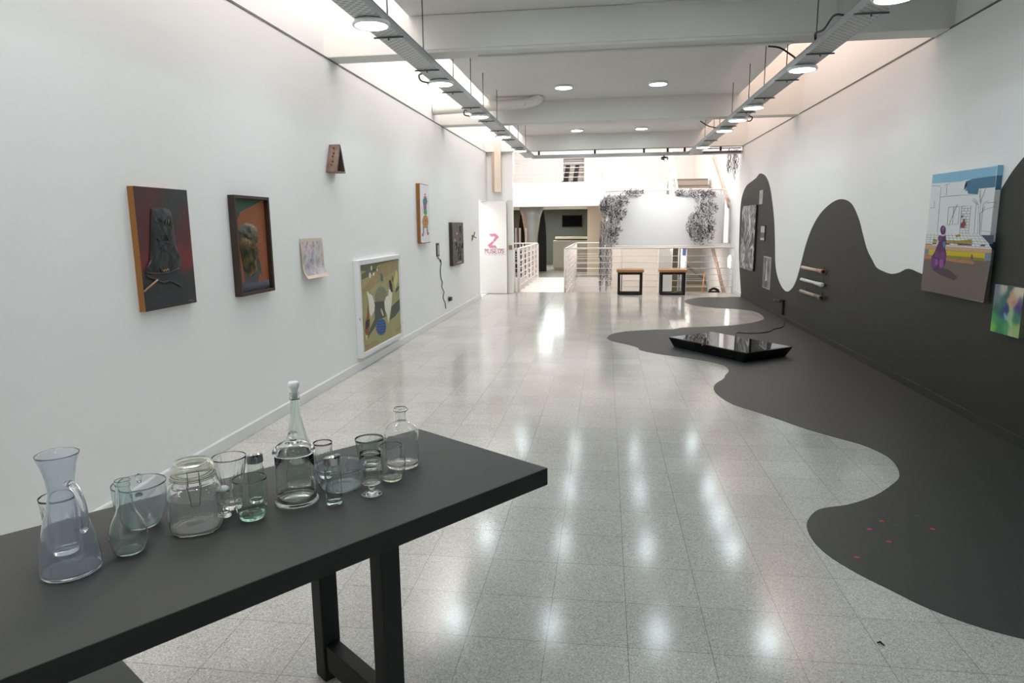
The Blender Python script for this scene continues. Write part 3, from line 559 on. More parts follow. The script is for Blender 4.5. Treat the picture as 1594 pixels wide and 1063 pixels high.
m = MB(); m.box(-2.125, -2.045, 14.922, 14.93, 0.98, 1.075); m.tube([(-2.085, 14.93, 1.03), (-2.085, 14.89, 1.03)], 0.016, 12); obj('lock', m, mat('aged_brass', (150, 135, 110), 0.4, 0.7), do)

# ---------------------------------------------------------------- ceiling lights and cable trays
HOUS = mat('white_lamp_housing', (244, 246, 247), 0.4); DIFF = mat('lit_lamp_diffuser', (255, 255, 255), 0.4, emit=LAMP, ecol=(228, 246, 251))
LP = {}
def ceiling_light(x, y, z, label, group):
    if not LP:
        r = thing('ceiling_light', label, 'ceiling light', (x, y, z), group)
        h = MB(); h.lathe([(0.030, 0), (0.030, 0.112), (0.027, 0.128), (0.012, 0.133), (0.0, 0.128), (0.0, 0.113), (0.004, 0.113), (0.004, 0)], seg=40)
        obj('housing', h, HOUS, r)
        g = MB(); g.lathe([(0.0035, 0), (0.0035, 0.1125), (0.0005, 0.112), (0.0, 0.105), (0, 0)], seg=40); obj('diffuser', g, DIFF, r)
        LP['p'] = r; return r
    c = copy_thing(LP['p']); c.location = (x, y, z); c['label'] = label; c['group'] = group; return c
lab_y = {4.84: 'nearest', 6.87: 'second', 8.97: 'third', 11.05: 'fourth', 13.2: 'fifth'}
for y in (-1.4, 0.65, 2.75, 4.84, 6.87, 8.97, 11.05, 13.2):
    ceiling_light(-1.64, y, 2.895, '%s round white disc light under the left cable tray' % (lab_y.get(y) if y in lab_y else {-1.4: 'rearmost', 0.65: 'out-of-view overhead', 2.75: 'first out-of-view'}[y]), 'round lights under the cable trays')
rl = {4.84: 'nearest, half out of the frame,', 6.87: 'large second', 8.97: 'third', 10.0: 'fourth', 11.08: 'fifth', 13.4: 'last, farthest'}
for y in (-1.4, 0.65, 2.75, 4.84, 6.87, 8.97, 10.0, 11.08, 13.4):
    ceiling_light(1.78, y, 2.895, '%s round white disc light under the right cable tray' % (rl.get(y) if y in rl else {-1.4: 'rearmost', 0.65: 'out-of-view overhead', 2.75: 'first out-of-view'}[y]), 'round lights under the cable trays')
for y in (-1.2, 1.0, 3.2, 5.3, 7.6, 9.8, 12.0, 14.2):
    for x in (-0.6, 0.68):
        vis = {9.8: 'between the first and second beams', 14.2: 'beyond the second beam', -1.2: 'at the rear wall', 1.0: 'above the viewer', 3.2: 'ahead of the viewer', 5.3: 'just before the first beam', 7.6: 'hidden behind the first beam', 12.0: 'hidden behind the second beam'}[y]
        ceiling_light(x, y, 3.372, 'round surface light on the ceiling slab %s, %s one' % (vis, 'left' if x < 0 else 'right'), 'round lights on the ceiling slab')

STEEL = mat('galvanised_steel', (178, 181, 184), 0.42, 0.5); DSTEEL = mat('dark_steel', (95, 97, 100), 0.5, 0.5); BLACKC = mat('black_cable', (28, 28, 30), 0.5)
def cable_tray(x0, x1, y1, label, inner, rods, brackets, cables):
    t = thing('cable_tray', label, 'cable tray', (0, 0, 0))
    b = MB(); b.box(x0, x1, -3.0, y1, 2.93, 2.9315); obj('tray_base', b, MATS['tray'], t)
    for x in (x0, x1):
        s = MB(); s.box(x - 0.001, x + 0.001, -3.0, y1, 2.93, 2.985); s.box(x - 0.006, x + 0.006, -3.0, y1, 2.983, 2.986); obj('side_rail', s, STEEL, t)
    for y in brackets:
        s = MB(); s.tube([(x0 - 0.02, y, 2.921), (x1 + 0.02, y, 2.921)], 0.007, 6); s.box((x0 + x1) / 2 - 0.005, (x0 + x1) / 2 + 0.005, y - 0.005, y + 0.005, 2.90, 2.92); obj('bracket', s, DSTEEL, t)
    for y in rods:
        s = MB(); s.tube([(inner, y, 2.94), (inner, y, 3.40 if abs(inner) < 1.9 else 3.4)], 0.005, 6); obj('hanger_rod', s, DSTEEL, t)
    for pts in cables:
        s = MB(); s.tube(catmull(pts, 6), 0.008, 6); obj('cable', s, BLACKC, t)
    return t
cable_tray(-1.735, -1.545, 14.88, 'galvanised perforated cable tray hanging along the left side of the ceiling', -1.555, (4.95, 5.92, 7.07, 7.99, 8.79, 9.9, 11.15, 12.26, 13.4), (3.3, 4.2, 5.23, 6.35, 7.41, 8.4, 9.5, 10.49, 11.62, 12.8),
    [[(-1.74, 6.60, 2.95), (-1.80, 6.66, 2.95), (-1.80, 6.72, 2.91), (-1.74, 6.78, 2.90)], [(-1.74, 8.75, 2.94), (-1.80, 8.8, 2.96), (-1.82, 8.9, 2.92), (-1.75, 8.95, 2.91)]])
cable_tray(1.69, 1.88, 14.88, 'galvanised perforated cable tray hanging along the right side of the ceiling', 1.70, (5.0, 6.2, 7.13, 8.07, 8.89, 10.0, 11.03, 11.6, 12.6), (3.3, 4.2, 5.23, 6.36, 7.44, 8.43, 9.44, 10.74, 12.49),
    [[(1.42, 6.66, 3.07), (1.52, 6.65, 3.05), (1.64, 6.72, 3.0), (1.70, 6.8, 2.985)], [(1.69, 5.5, 2.99), (1.665, 5.65, 3.03), (1.67, 5.9, 3.0), (1.665, 6.1, 3.02), (1.70, 6.2, 2.98)], [(1.42, 11.1, 3.06), (1.55, 11.2, 3.0), (1.69, 11.3, 2.98)], [(1.885, 9.9, 2.95), (1.96, 9.95, 2.93), (1.95, 10.0, 2.89), (1.89, 10.02, 2.895)]])
t = thing('cable_tray', 'cable tray running crosswise at the far end of the room', 'cable tray', (0, 0, 0))
b = MB(); b.box(-1.60, 2.78, 14.90, 15.08, 2.925, 2.927); obj('tray_base', b, STEEL, t)
for y in (14.90, 15.08):
    s = MB(); s.box(-1.60, 2.78, y - 0.001, y + 0.001, 2.925, 2.985); obj('side_rail', s, STEEL, t)
for x in (-1.45, -0.25, 0.78, 1.27, 1.62, 2.35):
    s = MB(); s.box(x - 0.02, x + 0.02, 14.97, 15.01, 2.928, 3.075); obj('hanger_rod', s, BLACKC, t)
for zz in (2.945, 3.02):
    s = MB(); s.box(1.98, 2.74, 14.86, 14.88, zz, zz + 0.02); obj('conduit', s, BLACKC, t)
t = thing('spotlight', 'small black spotlight clipped under the crosswise cable tray', 'spotlight', (1.2, 14.99, 2.925))
s = MB(); s.box(-0.012, 0.012, -0.012, 0.012, -0.04, 0.0); obj('bracket', s, BLACKC, t)
s = MB(); s.tube([(-0.03, 0.07, -0.05), (0.045, -0.07, -0.075)], [0.035, 0.045], 14); obj('lamp_head', s, BLACKC, t)
s = MB(); s.tube(catmull([(-2.62, 10.45, 3.25), (-2.0, 10.45, 3.27), (-1.25, 10.45, 3.30), (-1.05, 10.45, 3.34), (-1.0, 10.45, 3.40)], 6), 0.075, 20)
tag(obj('drain_pipe', s, ramp_mat('pipe_paint', [(0.0, (226, 222, 216)), (0.66, (226, 222, 216)), (0.74, (170, 130, 95)), (1.0, (150, 110, 80))], 3.0, 3.0, 0.5, stretch=(1, 0.3, 1))), 'white painted drain pipe with rust stains in front of the second beam', 'pipe')

# ---------------------------------------------------------------- table
TABLE = mat('charcoal_table_paint', (62, 62, 61), 0.55, noise=0.07, nscale=3.0, bump=0.03, bscale=70); TBLK = mat('black_table_edge_paint', (22, 22, 21), 0.6, noise=0.08, nscale=8)
A = Vector((-0.174, 2.061)); B = Vector((-0.703, 2.431)); dA = Vector((-0.603, -0.798)); dB = Vector((-0.634, -0.773))
C2 = A + dA * 2.2; D2 = B + dB * 2.25; tz = 0.75
t = thing('table', 'charcoal painted plank table holding the collection of clear glassware', 'table', (-1.0, 1.3, 0))
def tl(p): return (p[0] + 1.0, p[1] - 1.3)
m = MB(); m.prism([tl(A), tl(B), tl(D2), tl(C2)], lambda a, b, d: (a, b, d), tz - 0.058, tz)
for k, p in enumerate(m.f): m.m[k] = 0 if k == 1 else 1
obj('tabletop', m, [TABLE, TBLK], t, bevel=0.003)
U = Vector((-0.619, -0.785)); V = Vector((-0.785, 0.619))
def legbox(al, ac, z0, z1, w=0.032, mb=None):
    c = A + U * al + V * ac; pts = [c + U * w * a + V * w * b for a, b in ((-1, -1), (1, -1), (1, 1), (-1, 1))]
    mb = mb or MB(); return mb.prism([tl(p) for p in pts], lambda a, b, d: (a, b, d), z0, z1)
for al in (0.52, 1.75):
    for ac in (0.163, 0.545): obj('leg', legbox(al, ac, 0.0, tz - 0.058), TBLK, t, bevel=0.004)
    m = MB(); c0 = A + U * al + V * 0.197; c1 = A + U * al + V * 0.51
    m.prism([tl(c0 - U * 0.025), tl(c0 + U * 0.025), tl(c1 + U * 0.025), tl(c1 - U * 0.025)], lambda a, b, d: (a, b, d), 0.045, 0.135); obj('stretcher', m, TBLK, t, bevel=0.003)

# ---------------------------------------------------------------- glassware
GC = mat('clear_glass', (254, 255, 255), 0.0, trans=1.0, ior=1.47); GG = mat('green_tinted_glass', (248, 254, 250), 0.0, trans=1.0, ior=1.48); GB = mat('pale_blue_glass', (242, 250, 253), 0.0, trans=1.0, ior=1.47); GS = mat('grey_green_glass', (242, 249, 246), 0.0, trans=1.0, ior=1.47)
MILK = mat('milky_plastic', (244, 247, 248), 0.3); CHR = mat('chrome', (205, 205, 208), 0.12, 1.0); SEAL = mat('rubber_seal', (190, 190, 170), 0.5); WIRE = mat('steel_wire', (120, 120, 118), 0.35, 0.9); HOLE = mat('black_hole', (10, 10, 10), 0.8)
def vessel(prof, t=0.0025, tb=0.006, smooth=5, fn=None, seg=56):
    t *= 0.72
    """prof: outer outline [(z, r)] from the base up; returns a hollow glass solid"""
    o = catmull(prof, smooth) if smooth else prof
    inner = []
    for i, (z, r) in enumerate(o):
        a = o[max(i - 1, 0)]; b = o[min(i + 1, len(o) - 1)]; dz, dr = b[0] - a[0], b[1] - a[1]; L = math.hypot(dz, dr) or 1
        zi, ri = z + dr / L * t, r - dz / L * t
        if zi > tb and ri > 0.001: inner.append((zi, ri))
    inner = inner[::-1]; top = o[-1]
    inner[0] = (top[0], max(top[1] - t, 0.001)); inner.insert(0, (top[0] + t * 0.35, top[1] - t * 0.72)); inner.insert(0, (top[0] + t * 0.35, top[1] - t * 0.28))
    m = MB(); m.lathe([(0.0025, 0), (0.001, o[0][1] * 0.7)] + o + inner + [(tb, inner[-1][1] * 0.85), (tb * 1.25, 0)], seg=seg, fn=fn); return m
Z0 = 0.7505
def tint_base(mb, z):
    for k, f in enumerate(mb.f):
        if all(mb.v[q][2] < z for q in f): mb.m[k] = 1
    return mb
GREENB = mat('green_glass_base', (196, 236, 214), 0.0, trans=1.0, ior=1.5); YELB = mat('yellowish_glass_base', (232, 234, 208), 0.0, trans=0.95, ior=1.5)
def ribs(n, amp, z0, z1):
    return lambda th, z, r: r * (1 + (amp * (abs(math.sin(n * th / 2)) - 0.5) if z0 < z < z1 else 0))
GRP = 'glassware on the charcoal table'
def gthing(name, label, cat, x, y, rot=0.0): return thing(name, label, cat, (x, y, Z0), GRP, rot)

t = gthing('water_jug', 'tall waisted glass jug with flared rim and curled handle, leftmost on the table', 'jug', -1.198, 1.279)
def spout(th, z, r):
    if z > 0.24: k = max(0, math.cos(th - 2.5)) ** 10 * (z - 0.24) / 0.04; return r * (1 + 0.16 * k)
    return r
FROST = mat('frosted_blue_glass', (238, 244, 250), 0.05, trans=0.955, ior=1.46)
obj('body', vessel([(z * 1.03, r * 0.87) for z, r in [(0.002, 0.062), (0.006, 0.070), (0.03, 0.0705), (0.0617, 0.066), (0.095, 0.058), (0.1256, 0.049), (0.155, 0.038), (0.185, 0.0325), (0.2, 0.032), (0.225, 0.035), (0.25, 0.042), (0.272, 0.0500)]], 0.003, 0.008, fn=spout), [FROST], t)
h = MB(); hd = Vector((0.93, -0.36)); hp = [(0.029, 0.216), (0.042, 0.217), (0.060, 0.208), (0.075, 0.188), (0.082, 0.163), (0.081, 0.138), (0.075, 0.121), (0.068, 0.115)]
h.tube(catmull([(hd.x * r, hd.y * r, z) for r, z in hp], 5), [0.0080] * 12 + [0.0072] * 23 + [0.006], 16); obj('handle', h, GC, t)
t = gthing('tumbler', 'ribbed glass tumbler standing behind the waisted jug', 'glass', -1.288, 1.365)
obj('body', vessel([(0.001, 0.028), (0.01, 0.0295), (0.06, 0.034), (0.1, 0.0385), (0.142, 0.043)], 0.0025, 0.012, fn=ribs(18, 0.05, 0.015, 0.115), seg=108), GC, t)
t = gthing('glass_carafe', 'small round-bellied glass flask with a narrow neck, greenish tint', 'flask', -1.130, 1.382)
obj('body', vessel([(0.001, 0.027), (0.005, 0.033), (0.02, 0.0400), (0.048, 0.0430), (0.07, 0.0370), (0.0877, 0.0293), (0.105, 0.0215), (0.127, 0.018), (0.15, 0.0168), (0.168, 0.0162), (0.172, 0.0178), (0.182, 0.0172)], 0.0025, 0.006), GS, t)
t = gthing('glass_bowl', 'deep round glass bucket with small side knobs behind the green flask', 'bowl', -1.196, 1.519)
obj('body', vessel([(0.001, 0.032), (0.006, 0.040), (0.02, 0.050), (0.054, 0.060), (0.09, 0.0635), (0.119, 0.0645)], 0.003, 0.008), mat('frosted_pale_glass', (240, 247, 250), 0.04, trans=0.96, ior=1.46), t)
for a in (-0.93, PI - 0.93):
    k = MB(); cx, cy = math.cos(a), math.sin(a); k.tube([(cx * 0.062, cy * 0.062, 0.098), (cx * 0.068, cy * 0.068, 0.105), (cx * 0.074, cy * 0.074, 0.112), (cx * 0.079, cy * 0.079, 0.117)], [0.005, 0.007, 0.009, 0.003], 14); obj('knob', k, GC, t)
t = gthing('storage_jar', 'large square-shouldered glass jar with a clip-down glass lid', 'jar', -1.042, 1.521)
def sq(th, z, r):
    if z > 0.125: return r
    k = 1 / max(abs(math.cos(th - 0.5)) ** 6 + abs(math.sin(th - 0.5)) ** 6, 1e-6) ** (1 / 6.0); return r * (0.55 + 0.45 * k) * 0.985
obj('body', vessel([(0.001, 0.052), (0.006, 0.062), (0.02, 0.0665), (0.0568, 0.0665), (0.09, 0.0662), (0.108, 0.063), (0.12, 0.056), (0.128, 0.0475), (0.134, 0.046), (0.146, 0.046)], 0.003, 0.007, fn=sq, seg=72), GC, t)
l = MB(); l.lathe([(0.181, 0), (0.181, 0.030), (0.184, 0.036), (0.183, 0.044), (0.175, 0.0495), (0.165, 0.0520), (0.155, 0.0525), (0.1505, 0.0525), (0.1505, 0.0470), (0.160, 0.0470), (0.172, 0.0440), (0.1765, 0.036), (0.176, 0)], seg=56); obj('lid', l, mat('ivory_tinted_glass', (246, 246, 236), 0.06, trans=0.92), t)
l = MB(); l.lathe([(0.1445, 0.044), (0.1445, 0.0535), (0.150, 0.0535), (0.150, 0.044), (0.1445, 0.044)], seg=56); obj('seal', l, SEAL, t)
w = MB(); a = math.atan2(-1.521, 1.042) ; ca, sa = math.cos(a), math.sin(a)
def wp_(rad, off, z): return (ca * rad - sa * off, sa * rad + ca * off, z)
w.tube([wp_(0.056, -0.013, 0.135), wp_(0.056, -0.013, 0.172), wp_(0.056, 0.013, 0.172), wp_(0.056, 0.013, 0.135)], 0.0011, 8)
w.tube([wp_(0.058, -0.016, 0.147), wp_(0.060, -0.016, 0.136), wp_(0.0685, -0.0105, 0.10), wp_(0.0695, -0.010, 0.088), wp_(0.0695, 0.010, 0.088), wp_(0.0685, 0.0105, 0.10), wp_(0.060, 0.016, 0.136), wp_(0.058, 0.016, 0.147)], 0.0011, 8)
w.tube([tuple(0.0545 * v for v in (math.cos(q), math.sin(q))) + (0.142,) for q in [i * 2 * PI / 32 for i in range(33)]], 0.001, 6); obj('wire_clip', w, WIRE, t)
t = gthing('beer_glass', 'tall flared glass with vertical ribs behind the clip-lid jar', 'glass', -1.020, 1.652)
obj('body', vessel([(0.001, 0.022), (0.006, 0.0245), (0.02, 0.0235), (0.05, 0.027), (0.0926, 0.0355), (0.12, 0.041), (0.1493, 0.045)], 0.0025, 0.02, fn=ribs(20, 0.05, 0.03, 0.13), seg=120), GC, t)
t = gthing('salt_shaker', 'tiny footed glass shaker with a white cap tight beside the clip-lid jar', 'shaker', -1.009, 1.596)
obj('body', vessel([(0.001, 0.014), (0.004, 0.0158), (0.015, 0.012), (0.03, 0.0125), (0.05, 0.0145), (0.074, 0.0150)], 0.002, 0.012), GC, t)
l = MB(); l.lathe([(0.0745, 0), (0.0745, 0.0152), (0.081, 0.0152), (0.085, 0.011), (0.086, 0)], seg=32); obj('cap', l, MILK, t)
def shaker(x, y, label, rot):
    t = gthing('sugar_shaker', label, 'shaker', x, y, rot)
    obj('body', vessel([(0.001, 0.019), (0.005, 0.0222), (0.05, 0.0222), (0.095, 0.0226), (0.112, 0.0205), (0.117, 0.0205)], 0.002, 0.008), GS, t)
    c = MB(); n = 40; ring = lambda z, k: [(0.0232 * math.cos(q) * k, 0.0232 * math.sin(q) * k, z(q)) for q in [i * 2 * PI / n for i in range(n)]]
    lo = ring(lambda q: 0.1175, 1); hi = ring(lambda q: 0.137 + 0.006 * math.cos(q), 1); tp = ring(lambda q: 0.1405 + 0.006 * math.cos(q), 0.84)
    for i in range(n):
        j = (i + 1) % n; c.face([lo[i], lo[j], hi[j], hi[i]], sm=True); c.face([hi[i], hi[j], tp[j], tp[i]])
    c.face(lo[::-1]); c.face(tp)
    cp = obj('cap', c, CHR, t)
    k = MB()
    for off in (-0.006, 0.002): k.tube([(0.021, off, 0.1395), (0.0245, off, 0.1395)], 0.0028, 10)
    obj('pour_hole', k, HOLE, cp)
shaker(-0.974, 1.704, 'chrome-capped glass shaker behind the green-tinted tumbler', -0.9)
shaker(-0.749, 1.714, 'chrome-capped glass shaker in front of the low round dish', -0.5)
t = gthing('tumbler', 'short green-tinted glass tumbler with thick base', 'glass', -0.932, 1.597)
obj('body', tint_base(vessel([(0.001, 0.029), (0.006, 0.0325), (0.02, 0.037), (0.048, 0.0413), (0.08, 0.0436), (0.1128, 0.0438)], 0.0025, 0.014), 0.021), [GG, GREENB], t)
t = gthing('glass_bottle', 'tallest long-necked glass bottle closed with a white ball stopper', 'bottle', -0.900, 1.821)
obj('body', vessel([(0.001, 0.032), (0.005, 0.0375), (0.02, 0.0395), (0.08, 0.0405), (0.1179, 0.0400), (0.1478, 0.0325), (0.18, 0.0235), (0.213, 0.0165), (0.245, 0.0138), (0.268, 0.0128), (0.272, 0.0152), (0.278, 0.0152), (0.281, 0.0135), (0.285, 0.0150), (0.289, 0.0140)], 0.003, 0.010, smooth=3), GS, t)
l = MB(); l.lathe([(0.272, 0), (0.272, 0.0085), (0.295, 0.0095), (0.302, 0.0115), (0.309, 0.0158), (0.319, 0.0160), (0.3235, 0.0140), (0.324, 0)], seg=32); obj('stopper', l, MILK, t)
t = gthing('candy_jar', 'straight-sided lidded glass jar with ball knob and thick foot ring', 'jar', -0.859, 1.712)
obj('body', vessel([(0.001, 0.056), (0.003, 0.0600), (0.009, 0.0595), (0.013, 0.0545), (0.06, 0.0538), (0.146, 0.0535)], 0.003, 0.010, smooth=2), GC, t)
l2 = MB(); l2.lathe([(0.210, 0), (0.209, 0.006), (0.204, 0.0125), (0.197, 0.0140), (0.190, 0.010), (0.185, 0.0085), (0.181, 0.012), (0.178, 0.030), (0.170, 0.047), (0.157, 0.0575), (0.150, 0.0592), (0.1475, 0.0585), (0.1475, 0.0500), (0.143, 0.0490), (0.143, 0.0465), (0.152, 0.0475), (0.166, 0.0440), (0.174, 0.027), (0.1765, 0)], seg=56); obj('lid', l2, GC, t)
t = gthing('glass_dish', 'low wide round glass dish with pale blue rim', 'bowl', -0.775, 1.832)
obj('body', vessel([(0.001, 0.054), (0.004, 0.0600), (0.012, 0.0645), (0.03, 0.0685), (0.055, 0.0720), (0.063, 0.0735), (0.067, 0.0775), (0.072, 0.0778)], 0.003, 0.006, smooth=3), GB, t)
t = gthing('goblet', 'small footed goblet with ribbed bowl on a short stem', 'glass', -0.665, 1.788)
obj('body', vessel([(0.001, 0.0300), (0.003, 0.0308), (0.006, 0.020), (0.010, 0.0075), (0.016, 0.0060), (0.020, 0.0088), (0.024, 0.0088), (0.0275, 0.0062), (0.031, 0.018), (0.036, 0.0275), (0.048, 0.0298), (0.09, 0.0308), (0.1264, 0.0315)], 0.002, 0.038, smooth=2, fn=ribs(16, 0.04, 0.045, 0.085), seg=96), GC, t)
t = gthing('tumbler', 'barrel-shaped stemless glass in front of the domed bottle', 'glass', -0.641, 1.904)
obj('body', tint_base(vessel([(0.001, 0.024), (0.004, 0.0285), (0.02, 0.0365), (0.045, 0.0418), (0.066, 0.0422), (0.09, 0.0395), (0.1113, 0.0341)], 0.002, 0.010), 0.014), [GC, YELB], t)
t = gthing('tumbler', 'plain conical tumbler behind the footed goblet', 'glass', -0.744, 1.999)
obj('body', vessel([(0.001, 0.030), (0.005, 0.0315), (0.05, 0.0385), (0.0995, 0.0454)], 0.002, 0.008), GS, t)
t = gthing('tumbler', 'slim ribbed tumbler behind the chrome-capped shaker and low dish', 'glass', -0.862, 1.91)
obj('body', vessel([(0.001, 0.022), (0.005, 0.0235), (0.06, 0.026), (0.111, 0.029)], 0.002, 0.01, fn=ribs(16, 0.05, 0.015, 0.09), seg=96), GC, t)
t = gthing('apothecary_bottle', 'wide domed glass bottle with short neck and flat lip, nearest the table corner', 'bottle', -0.647, 2.033)
obj('body', vessel([(0.001, 0.048), (0.005, 0.0533), (0.03, 0.0540), (0.1, 0.0545), (0.1155, 0.0535), (0.132, 0.0460), (0.143, 0.031), (0.148, 0.0195), (0.155, 0.0158), (0.1757, 0.0157), (0.182, 0.0180), (0.185, 0.0231), (0.191, 0.0231), (0.193, 0.0205)], 0.003, 0.008, smooth=3), GC, t)

# ---------------------------------------------------------------- pictures
PC = {'lightblue': (138, 188, 216), 'deepblue': (70, 118, 148), 'white': (225, 228, 230), 'ink': (92, 94, 98), 'brick': (140, 62, 58), 'mustard': (176, 150, 56), 'maroon': (110, 52, 66), 'darkblue': (66, 76, 96), 'peach': (200, 160, 130), 'steel': (120, 135, 150), 'yellow': (205, 178, 30), 'olive': (140, 128, 46), 'brown': (112, 98, 90), 'orange': (178, 120, 86), 'shadow': (74, 66, 66), 'purple': (88, 42, 92), 'violet': (110, 58, 116), 'magenta': (150, 78, 148), 'blue': (74, 120, 165),
  'greyviolet': (120, 115, 135), 'cream': (205, 198, 180), 'teal': (52, 112, 108), 'green': (72, 150, 96), 'lime': (140, 190, 90), 'indigo': (64, 56, 110), 'cyan': (90, 170, 190), 'orange2': (190, 120, 90), 'palegreen': (170, 190, 150),
  'slate': (46, 50, 54), 'red': (92, 34, 34), 'darkred': (62, 34, 36), 'brightred': (118, 34, 36), 'rust': (150, 88, 58), 'pine': (48, 86, 68), 'greyslate': (78, 78, 76), 'mesh': (84, 88, 104),
  'khaki': (160, 156, 110), 'darkolive': (104, 100, 72), 'tan': (158, 138, 100), 'greyg': (128, 130, 104), 'greysh': (76, 82, 74), 'hen': (222, 220, 205), 'henred': (140, 78, 48), 'dark': (40, 38, 40), 'henyel': (205, 196, 130), 'steelb': (80, 96, 120), 'pinkw': (205, 178, 168), 'mosaic': (70, 112, 165), 'navy': (36, 58, 104),
  'pinkr': (196, 96, 120), 'tealg': (58, 120, 116), 'ochre': (178, 130, 78), 'greyv': (128, 112, 128), 'bronze': (165, 145, 105)}
def painted(mb, key, fn, step=0.00007, base=0.0003):
    """flat paint layers over a canvas; returns the materials used"""
    names = ['canvas_ground'] + [];
    for i, (c, pts) in enumerate(ART[key]):
        if c not in names: names.append(c)
        mb.face([fn(a, b, base + i * step) for a, b in pts], names.index(c))
    return names
def paint_mats(names, ground, tagname, rough=0.55, noise=0.14, ns=9.0):
    return [ground] + [mat('%s_%s' % (tagname, c), PC[c], rough, noise=noise, nscale=ns) for c in names[1:]]
def frame_parts(side, xw, xf, y0, y1, z0, z1, fw, mt, parent, lip=0.0):
    """four-sided picture frame from the wall xw to its front xf"""
    a, b = min(xw, xf), max(xw, xf); m = MB()
    m.box(a, b, y0, y0 + fw, z0, z1); m.box(a, b, y1 - fw, y1, z0, z1); m.box(a, b, y0 + fw, y1 - fw, z0, z0 + fw); m.box(a, b, y0 + fw, y1 - fw, z1 - fw, z1)
    return obj('frame', m, mt, parent, bevel=0.002)
def soft_canvas(name, fn, y0, y1, z0, z1, pts, parent, rough=0.55, nu=44, nv=60, seedv=5, wob=0.03):
    """canvas with softly blended paint: pts are (u, v, sigma, rgb)"""
    rnd = random.Random(seedv); V_, F_, Cc = [], [], []
    for j in range(nv + 1):
        for i in range(nu + 1):
            u, v = i / nu, j / nv; V_.append(fn(y0 + (y1 - y0) * u, z0 + (z1 - z0) * v, 0.0004))
            uu = u + wob * math.sin(v * 23 + u * 9) * 0.6 + rnd.uniform(-wob, wob) * 0.25; vv = v + wob * math.sin(u * 19 - v * 7) * 0.6 + rnd.uniform(-wob, wob) * 0.25; W_ = 1e-9; c = [0, 0, 0]
            for pu, pv, sg, col in pts:
                sx, sy = (sg if isinstance(sg, tuple) else (sg, sg)); w = math.exp(-(((uu - pu) / sx) ** 2 + ((vv - pv) / sy) ** 2)); l_ = lin(col); W_ += w
                for q in range(3): c[q] += w * l_[q]
            Cc.append([c[q] / W_ for q in range(3)])
    for j in range(nv):
        for i in range(nu): a = j * (nu + 1) + i; F_.append([a, a + 1, a + nu + 2, a + nu + 1])
    me = bpy.data.meshes.new(name); me.from_pydata(V_, [], F_); at = me.color_attributes.new('paint', 'FLOAT_COLOR', 'POINT')
    for k, c in enumerate(Cc): at.data[k].color = (*c, 1)
    m = bpy.data.materials.get('blended_paint_%.2f' % rough)
    if not m:
        m = bpy.data.materials.new('blended_paint_%.2f' % rough); m.use_nodes = True; nt = m.node_tree; b = nt.nodes['Principled BSDF']; b.inputs['Roughness'].default_value = rough
        an = nt.nodes.new('ShaderNodeAttribute'); an.attribute_name = 'paint'; nt.links.new(an.outputs['Color'], b.inputs['Base Color'])
        n2 = nt.nodes.new('ShaderNodeTexNoise'); n2.inputs['Scale'].default_value = 60; tc = nt.nodes.new('ShaderNodeTexCoord'); nt.links.new(tc.outputs['Object'], n2.inputs['Vector']); bp = nt.nodes.new('ShaderNodeBump'); bp.inputs['Strength'].default_value = 0.3; bp.inputs['Distance'].default_value = 0.004; nt.links.new(n2.outputs['Fac'], bp.inputs['Height']); nt.links.new(bp.outputs[0], b.inputs['Normal'])
    me.materials.append(m); o = bpy.data.objects.new(name, me); COL.objects.link(o); o.parent = parent; return o
L = lambda x0: (lambda a, b, d: (x0 + d, a, b)); R = lambda x0: (lambda a, b, d: (x0 - d, a, b))
OCH = mat('ochre_wood', (146, 98, 48), 0.5, noise=0.15, nscale=8, stretch=(1, 1, 0.15)); DKW = mat('dark_brown_wood', (58, 42, 34), 0.5, noise=0.2, nscale=10, stretch=(1, 1, 0.15))

# dark red and slate panel with relief tower
t = thing('painting', 'dark red and black relief painting with ochre side edge, leftmost on the left wall', 'painting', (0, 0, 0))
m = MB(); m.box(-2.6, -2.5625, 3.46, 3.945, 1.057, 1.751); obj('backing_panel', m, OCH, t)
SL = (42, 46, 50); DR = (58, 34, 35); RD = (88, 34, 34); BR = (118, 34, 34)
soft_canvas('canvas', L(-2.5625), 3.46, 3.945, 1.057, 1.751, [(0.1, 0.95, 0.12, DR), (0.45, 0.93, 0.12, DR), (0.85, 0.93, 0.13, SL), (0.75, 0.8, 0.14, SL), (0.25, 0.80, 0.17, RD), (0.12, 0.66, 0.17, (74, 34, 35)), (0.9, 0.68, 0.15, RD), (0.88, 0.56, 0.10, DR), (0.15, 0.50, 0.15, RD), (0.9, 0.46, (0.2, 0.10), BR), (0.13, 0.38, (0.2, 0.08), BR), (0.9, 0.37, (0.15, 0.07), BR), (0.48, 0.6, 0.14, SL), (0.48, 0.42, 0.16, SL),
  (0.1, 0.27, (0.14, 0.06), SL), (0.95, 0.27, (0.14, 0.05), SL), (0.5, 0.27, 0.15, SL), (0.2, 0.12, 0.2, SL), (0.8, 0.12, 0.2, SL), (0.5, 0.05, 0.2, (38, 44, 46)), (0.6, 0.8, 0.1, SL)], t, 0.5)
RS = ramp_mat('dark_relief_paste', [(0.3, (16, 19, 22)), (0.55, (32, 36, 40)), (0.8, (50, 54, 58))], 14, 6, 0.45, bump=0.6)
tw = ART['redrelief'][0][1]; cx_ = sum(p[0] for p in tw) / len(tw); cz_ = sum(p[1] for p in tw) / len(tw)
m = MB()
